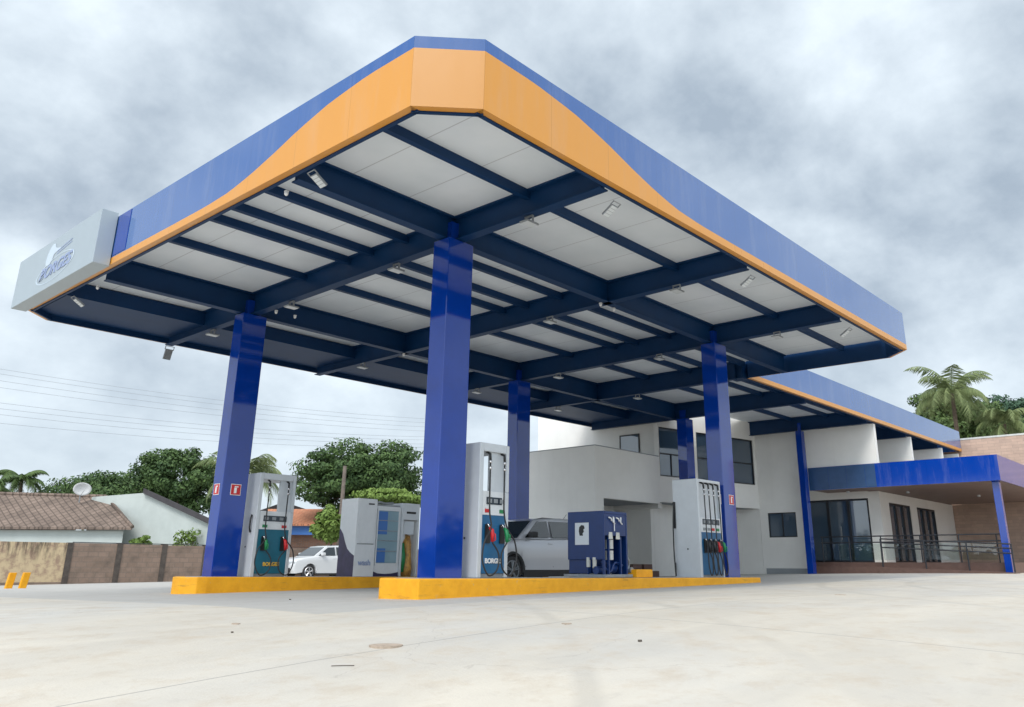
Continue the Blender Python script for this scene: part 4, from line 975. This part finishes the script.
h4 = empty('dark_roof_house', (g0.x, g0.y, -1)); tag(h4, 'house with dark low gable roof just above the orange roof', 'house')
pk = at(284, 502, 66); 
mb = MB(); wallpoly(mb, [at(255, 512, 66), at(315, 512, 66), pk], Vector((3, 3.5, 0))); hl(h4, mb).build('roof', 'roof_dark', h4)
hl(h4, wall_between(at(260, 520, 66.3), at(310, 520, 66.3), -1.6, at(260, 512, 66).z-.02, 4)).build('wall', 'brick_wall', h4)

# ---------------------------------------------------------------- trees
def leaf_cloud(mb, centre, rad, n, size, flat=.8, shell=.55):
    for _ in range(n):
        v = Vector((random.gauss(0, 1), random.gauss(0, 1), random.gauss(0, 1))).normalized()
        r_ = random.uniform(shell, 1.05)
        if random.random() < .06: r_ *= 1.15
        p = Vector(centre)+Vector((v.x*rad[0], v.y*rad[1], v.z*rad[2]))*r_
        nrm = (v+Vector((random.uniform(-.8, .8), random.uniform(-.8, .8), random.uniform(-.3, .9)))).normalized()
        a = nrm.orthogonal().normalized(); a.rotate(Matrix.Rotation(random.uniform(0, 6.28), 3, nrm)); b = nrm.cross(a)
        s = size*random.uniform(.6, 1.3)
        mb.add([p-a*s*.5, p+b*s*.28+nrm*s*.06, p+a*s*.5, p-b*s*.28+nrm*s*.06], [(0, 1, 2, 3)])
def make_tree(base, height, crown_c, crown_r, clumps, leaves, size, mat, label, group=None, name='tree', trunk_r=.25, seed=1, clump_r=.36):
    random.seed(seed)
    base = Vector(base); root = empty(name, base)
    cc = Vector(crown_c)-base
    tr = MB(); top = cc+Vector((0, 0, -crown_r[2]*.2))
    tr.tube([(0, 0, -.3), (top.x*.2, top.y*.2, top.z*.35), (top.x*.7, top.y*.7, top.z*.7), top], [trunk_r*1.3, trunk_r, trunk_r*.7, trunk_r*.4], 8)
    lf = MB()
    for i in range(clumps):
        v = Vector((random.gauss(0, 1), random.gauss(0, 1), random.gauss(0, .9))); v.normalize()
        rr = random.uniform(.35, .82) ; 
        c = cc+Vector((v.x*crown_r[0], v.y*crown_r[1], v.z*crown_r[2]))*rr
        cr = clump_r*random.uniform(.6, 1.15)
        leaf_cloud(lf, c, (crown_r[0]*cr, crown_r[1]*cr, crown_r[2]*cr*.75), leaves//clumps, size)
        if i % 3 == 0: mid = top.lerp(c, .5)+Vector((0, 0, -.1)); tr.tube([top*.75, mid, c], [trunk_r*.45, trunk_r*.25, .03], 5)
    lf.build('crown', mat, root); tr.build('trunk', 'bark', root, smooth=True)
    return tag(root, label, 'tree', group)
def gz_at(px, D): p = at(px, 566, D); return Vector((p.x, p.y, -1.3))
def tree_at(px, ytop, ybot, wpx, D, **k):
    c = at(px, (ytop+ybot)/2, D); r_ = wpx/2/F*D; h = (ybot-ytop)/2/F*D
    return make_tree((c.x, c.y, -1.3), 0, c, (r_, r_, h), **k)
GT = 'trees in the left background'
tree_at(364, 437, 522, 146, 62, clumps=120, leaves=40000, size=.27, mat='leaf_dark', label='large round dark green tree between the left column and the nearest column', seed=3, trunk_r=.4, clump_r=.25)
tree_at(333, 500, 548, 46, 46, clumps=22, leaves=3600, size=.26, mat='leaf_bright', label='small bright green papaya like tree in front of the orange roof', seed=4, trunk_r=.07)
tree_at(385, 489, 508, 90, 50, clumps=40, leaves=9000, size=.22, mat='leaf_bright', label='low light green canopy tree behind the grey cabinet', seed=41, trunk_r=.12)
tree_at(180, 436, 530, 104, 60, clumps=100, leaves=24000, size=.26, mat='leaf_dark', label='tall ragged green tree just left of the left column', seed=5, trunk_r=.3, group=GT, clump_r=.24)
tree_at(112, 468, 530, 130, 66, clumps=80, leaves=22000, size=.28, mat='leaf_dark', label='wide dark low tree behind the satellite dish', seed=6, trunk_r=.3, group=GT)
tree_at(222, 488, 560, 40, 56, clumps=16, leaves=3500, size=.36, mat='leaf_mid', label='green tree partly behind the left column', seed=8, trunk_r=.2, group=GT)
# shrub over the wall
def shrub(px, ytop, ybot, w, D, lab, seed, mat='leaf_bright'):
    random.seed(seed); c = at(px, (ytop+ybot)/2, D); root = empty('shrub', (c.x, c.y, -1.0)); lf = MB(); stm = MB()
    for i in range(9):
        d = Vector((random.uniform(-1, 1)*w/2/F*D, random.uniform(-.5, .5), c.z+1+random.uniform(-1, 1)*(ybot-ytop)/2/F*D))
        leaf_cloud(lf, d, (w/2/F*D*.45, .35, (ybot-ytop)/F*D*.35), 110, .16); stm.tube([(d.x*.2, d.y*.2, 0), (d.x*.6, d.y*.6, d.z*.6), d], [.04, .03, .01], 5)
    lf.build('foliage', mat, root); stm.build('stem', 'bark', root); tag(root, lab, 'shrub', 'shrubs over the wall')
shrub(192, 530, 548, 30, 41.5, 'bright green shrub above the block wall left of the left column', 21)
shrub(139, 537, 544, 14, 41.5, 'tiny green shrub showing above the wall below the gabled house', 22)
# palms
def palm(base, top, nf, fl_len, label, seed, droop=1., mat='leaf_palm', group='palm trees'):
    random.seed(seed); base = Vector(base); root = empty('palm_tree', base); t = Vector(top)-base
    MB().tube([(0, 0, -.3), t*.35+Vector((.15, 0, 0)), t*.75+Vector((.1, .1, 0)), t], [.24, .18, .15, .12], 10).build('trunk', 'bark', root, smooth=True)
    lf = MB()
    for i in range(nf):
        az = 2*math.pi*(i/nf)+random.uniform(-.25, .25); el = random.uniform(.05, 1.35) if i % 3 else random.uniform(-.3, .3)
        L = fl_len*random.uniform(.8, 1.1); pts = []; p = Vector(t); e = el; n = 16
        for j in range(n+1):
            pts.append(p.copy()); st = L/n; p = p+Vector((math.cos(az)*math.cos(e), math.sin(az)*math.cos(e), math.sin(e)))*st; e -= droop*(.05+.12*(j/n))*1.15
        lf.tube(pts, [.035*(1-.8*j/n) for j in range(n+1)], 4, cap=False)
        side = Vector((-math.sin(az), math.cos(az), 0))
        for j in range(2, n):
            for sub in (0, .33, .66):
                q = pts[j].lerp(pts[j+1], sub); tw = (j+sub)/n
                ll = fl_len*.26*math.sin(math.pi*min(1, .18+tw*.85))+.08
                fwd = (pts[j+1]-pts[j]).normalized()
                for s_ in (-1, 1):
                    dirn = (side*s_*.9+fwd*.55+Vector((0, 0, -.35-random.uniform(0, .55)))).normalized()
                    tip = q+dirn*ll+Vector((0, 0, -.12*ll)); wv_ = fwd*.024
                    lf.add([q-wv_, q+wv_, (q+tip)/2+wv_*1.1+Vector((0, 0, .03)), tip, (q+tip)/2-wv_*1.1], [(0, 1, 2, 3, 4)])
    lf.build('fronds', mat, root); tag(root, label, 'palm tree', group)
c = at(952, 392, 58); palm((c.x, c.y, -1), c, 24, 3.9, 'tall coconut palm behind the blue fascia on the right', 11, 1.05)
c = at(1004, 424, 56); palm((c.x, c.y, -1), c, 18, 3.0, 'lower palm with drooping fronds above the stone wall', 14, 1.5)
c = at(22, 480, 62); palm((c.x, c.y, -1), c, 18, 2.3, 'small palm rising above the tiled roof at the far left', 12, 1.1, 'leaf_mid')
c = at(-8, 490, 58); palm((c.x, c.y, -1), c, 14, 2.2, 'partly cut off palm at the left border behind the roof', 16, 1.1, 'leaf_mid')
c = at(246, 474, 55); palm((c.x, c.y, -1), c, 18, 3.9, 'palm with long fronds showing right of the left column', 13, 1.05)
# right hand trees
GR = 'trees behind the stone wall'
tree_at(945, 390, 455, 100, 66, clumps=50, leaves=20000, size=.30, mat='leaf_mid', label='mid green broad tree left behind the palm above the fascia', seed=31, group=GR, trunk_r=.3)
tree_at(985, 402, 470, 80, 70, clumps=44, leaves=15000, size=.34, mat='leaf_mid', label='olive green tree behind the drooping palm', seed=33, group=GR, trunk_r=.3)
tree_at(1015, 392, 470, 110, 84, clumps=50, leaves=16000, size=.40, mat='leaf_far', label='dark bluish tree at the right border behind the stone wall', seed=32, group=GR, trunk_r=.4)

# the wooded edge of the town across the street, behind the viewer
random.seed(77); lf = MB()
for i in range(95):
    a = R(118+250*i/94*.88); r_ = random.uniform(40, 52); hh = random.uniform(1.5, 4)
    c = Vector((CAM.x+r_*math.cos(a), CAM.y+r_*math.sin(a), -1+hh*.6))
    leaf_cloud(lf, c, (3.4, 3.4, hh*.75), 260, 1.0, shell=.4)
o = lf.build('distant_wood', 'leaf_mid'); o['kind'] = 'stuff'
o['label'] = 'line of trees across the street behind the viewer'; o['category'] = 'wood'
# ---------------------------------------------------------------- poles and power lines
pp = at(345, 466, 52)
po = empty('utility_pole', (pp.x, pp.y, -1.3)); tag(po, 'grey wooden utility pole rising in front of the round tree', 'utility pole')
MB().tube([(0, 0, 0), (0, 0, pp.z+1.3)], [.16, .11], 10).build('shaft', 'wood_pole', po, smooth=True)
wires = [((-30, 364), (450, 420), 60), ((-30, 369), (450, 424), 60), ((-30, 376), (450, 428), 61), ((-30, 383), (450, 432), 61), ((-30, 399), (450, 437), 58), ((-30, 405), (450, 440), 58), ((-30, 411), (450, 444), 58), ((-30, 420), (450, 447), 57)]
for i, (a, b, D) in enumerate(wires):
    A0 = at(*a, D*.8); B0 = at(*b, D*1.15); pts = []
    for j in range(21):
        t = j/20; p = A0.lerp(B0, t); p.z -= 1.0*4*t*(1-t)*.5; pts.append(p-A0)
    o = MB().tube(pts, .010, 4).build('power_line', 'wire'); o.location = A0
    tag(o, 'thin dark overhead power line crossing the sky on the left behind the canopy', 'cable', 'overhead power lines')

# ---------------------------------------------------------------- little things on the concrete
def on_ground(px, py):
    d = ray(px, py); t = .5
    while t < 80:
        p = CAM+d*t
        if p.z < g(p.x, p.y): break
        t += .02
    return Vector((p.x, p.y, g(p.x, p.y)))
c = on_ground(386, 646)
mb = MB(); n = 28
mb.add([(.13*math.cos(2*math.pi*i/n), .13*math.sin(2*math.pi*i/n), z) for z in (-.01, .008) for i in range(n)], [tuple(range(n, 2*n))]+[(i, (i+1) % n, n+(i+1) % n, n+i) for i in range(n)])
o = mb.build('drain_cover', 'iron_rust'); o.location = c; tag(o, 'small round pinkish drain cover set in the concrete in the foreground', 'drain cover')
random.seed(5)
for i, (px, py, s, lab) in enumerate(((343, 667, .05, 'dark twig lying on the foreground concrete'), (567, 624, .06, 'small reddish leaf scrap on the concrete right of the drain cover'), (640, 642, .02, 'single pebble on the concrete below the kerb middle'), (236, 624, .05, 'flat tan scrap on the concrete below the left island'), (290, 600, .02, 'dark pebble just in front of the rear island kerb'), (232, 633, .015, 'tiny dark pebble left of the drain cover'), (840, 595, .10, 'reddish stain like scrap on the right hand concrete'))):
    p = on_ground(px, py); mb = MB()
    if 'twig' in lab: mb.tube([(-.06, .05, .004), (0, 0, .006), (.06, -.045, .004)], .003, 5)
    else:
        k_ = 7; mb.prism([(s*random.uniform(.6, 1)*math.cos(2*math.pi*j/k_), s*random.uniform(.6, 1)*math.sin(2*math.pi*j/k_)) for j in range(k_)], -.004, .006 if s > .03 else s*.7)
    o = mb.build('twig' if 'twig' in lab else 'pebble' if 'pebble' in lab else 'scrap', 'debris' if ('twig' in lab or 'pebble' in lab) else 'iron_rust'); o.location = p; tag(o, lab, 'litter')

# ---------------------------------------------------------------- light and sky
w = bpy.data.worlds.new('World'); scene.world = w; w.use_nodes = True
nt = w.node_tree; bg = nt.nodes['Background']; k = NT.__new__(NT); k.t = nt; k.b = None
sky = nt.nodes.new('ShaderNodeTexSky'); sky.sky_type = 'NISHITA'; sky.sun_disc = False
SE, SA = R(46), R(205)
sky.sun_elevation = SE; sky.sun_rotation = R(90)-SA
tc = k.n('ShaderNodeTexCoord'); sp = k.n('ShaderNodeSeparateXYZ'); k.l(tc.outputs['Generated'], sp.inputs[0])
zz = k.math('ADD', k.math('MAXIMUM', sp.outputs['Z'], 0.), .55)
cbn = k.n('ShaderNodeCombineXYZ'); k.l(k.math('DIVIDE', sp.outputs['X'], zz), cbn.inputs[0]); k.l(k.math('DIVIDE', sp.outputs['Y'], zz), cbn.inputs[1])
mp = k.n('ShaderNodeMapping'); mp.inputs['Location'].default_value = (11.3, 9.1, 0); k.l(cbn.outputs[0], mp.inputs[0])
c1 = k.n('ShaderNodeTexNoise', Scale=4.2, Detail=10., Roughness=.52, Distortion=.12); k.l(mp.outputs[0], c1.inputs['Vector'])
c2 = k.n('ShaderNodeTexNoise', Scale=1.5, Detail=3., Roughness=.5); k.l(mp.outputs[0], c2.inputs['Vector'])
f = k.math('ADD', k.math('MULTIPLY', c1.outputs['Fac'], .6), k.math('MULTIPLY', c2.outputs['Fac'], .4))
c3 = k.n('ShaderNodeTexNoise', Scale=11., Detail=10., Roughness=.6); k.l(mp.outputs[0], c3.inputs['Vector'])
f = k.math('ADD', k.rng(f, .39, .61), k.rng(c3.outputs['Fac'], .3, .7, -.16, .16))
cloud = k.mix(f, (3.7, 4.45, 5.3), (8.0, 8.9, 9.6))
hz = k.rng(sp.outputs['Z'], .0, .32, .75, 0.)
cloud = k.mix(hz, cloud, (6.9, 7.8, 8.5))
zen = k.rng(sp.outputs['Z'], .62, .95, 0., 1.)
cloud = k.mix(zen, cloud, (13., 13.6, 14.2))
# the overcast is brighter on the side of the hidden sun
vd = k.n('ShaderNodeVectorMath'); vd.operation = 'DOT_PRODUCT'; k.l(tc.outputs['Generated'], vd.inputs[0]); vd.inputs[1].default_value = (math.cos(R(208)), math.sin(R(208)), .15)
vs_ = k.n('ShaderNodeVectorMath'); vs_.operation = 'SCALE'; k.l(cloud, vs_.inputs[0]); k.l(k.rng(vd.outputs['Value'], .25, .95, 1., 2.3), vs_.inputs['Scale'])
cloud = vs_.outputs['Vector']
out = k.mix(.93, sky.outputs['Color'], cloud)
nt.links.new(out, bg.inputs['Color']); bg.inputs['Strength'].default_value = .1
sl = bpy.data.lights.new('sun', 'SUN'); sl.energy = 1.7; sl.angle = R(20); sl.color = (1, .96, .9)
so = bpy.data.objects.new('sun', sl); COL.objects.link(so)
dirv = Vector((math.cos(SE)*math.cos(SA), math.cos(SE)*math.sin(SA), math.sin(SE)))
so.rotation_euler = dirv.to_track_quat('Z', 'Y').to_euler()
scene.view_settings.view_transform = 'Standard'; scene.view_settings.look = 'None'; scene.view_settings.exposure = 0.25; scene.view_settings.gamma = 1.0
scene.render.engine = 'CYCLES'; scene.cycles.max_bounces = 8; scene.cycles.diffuse_bounces = 5
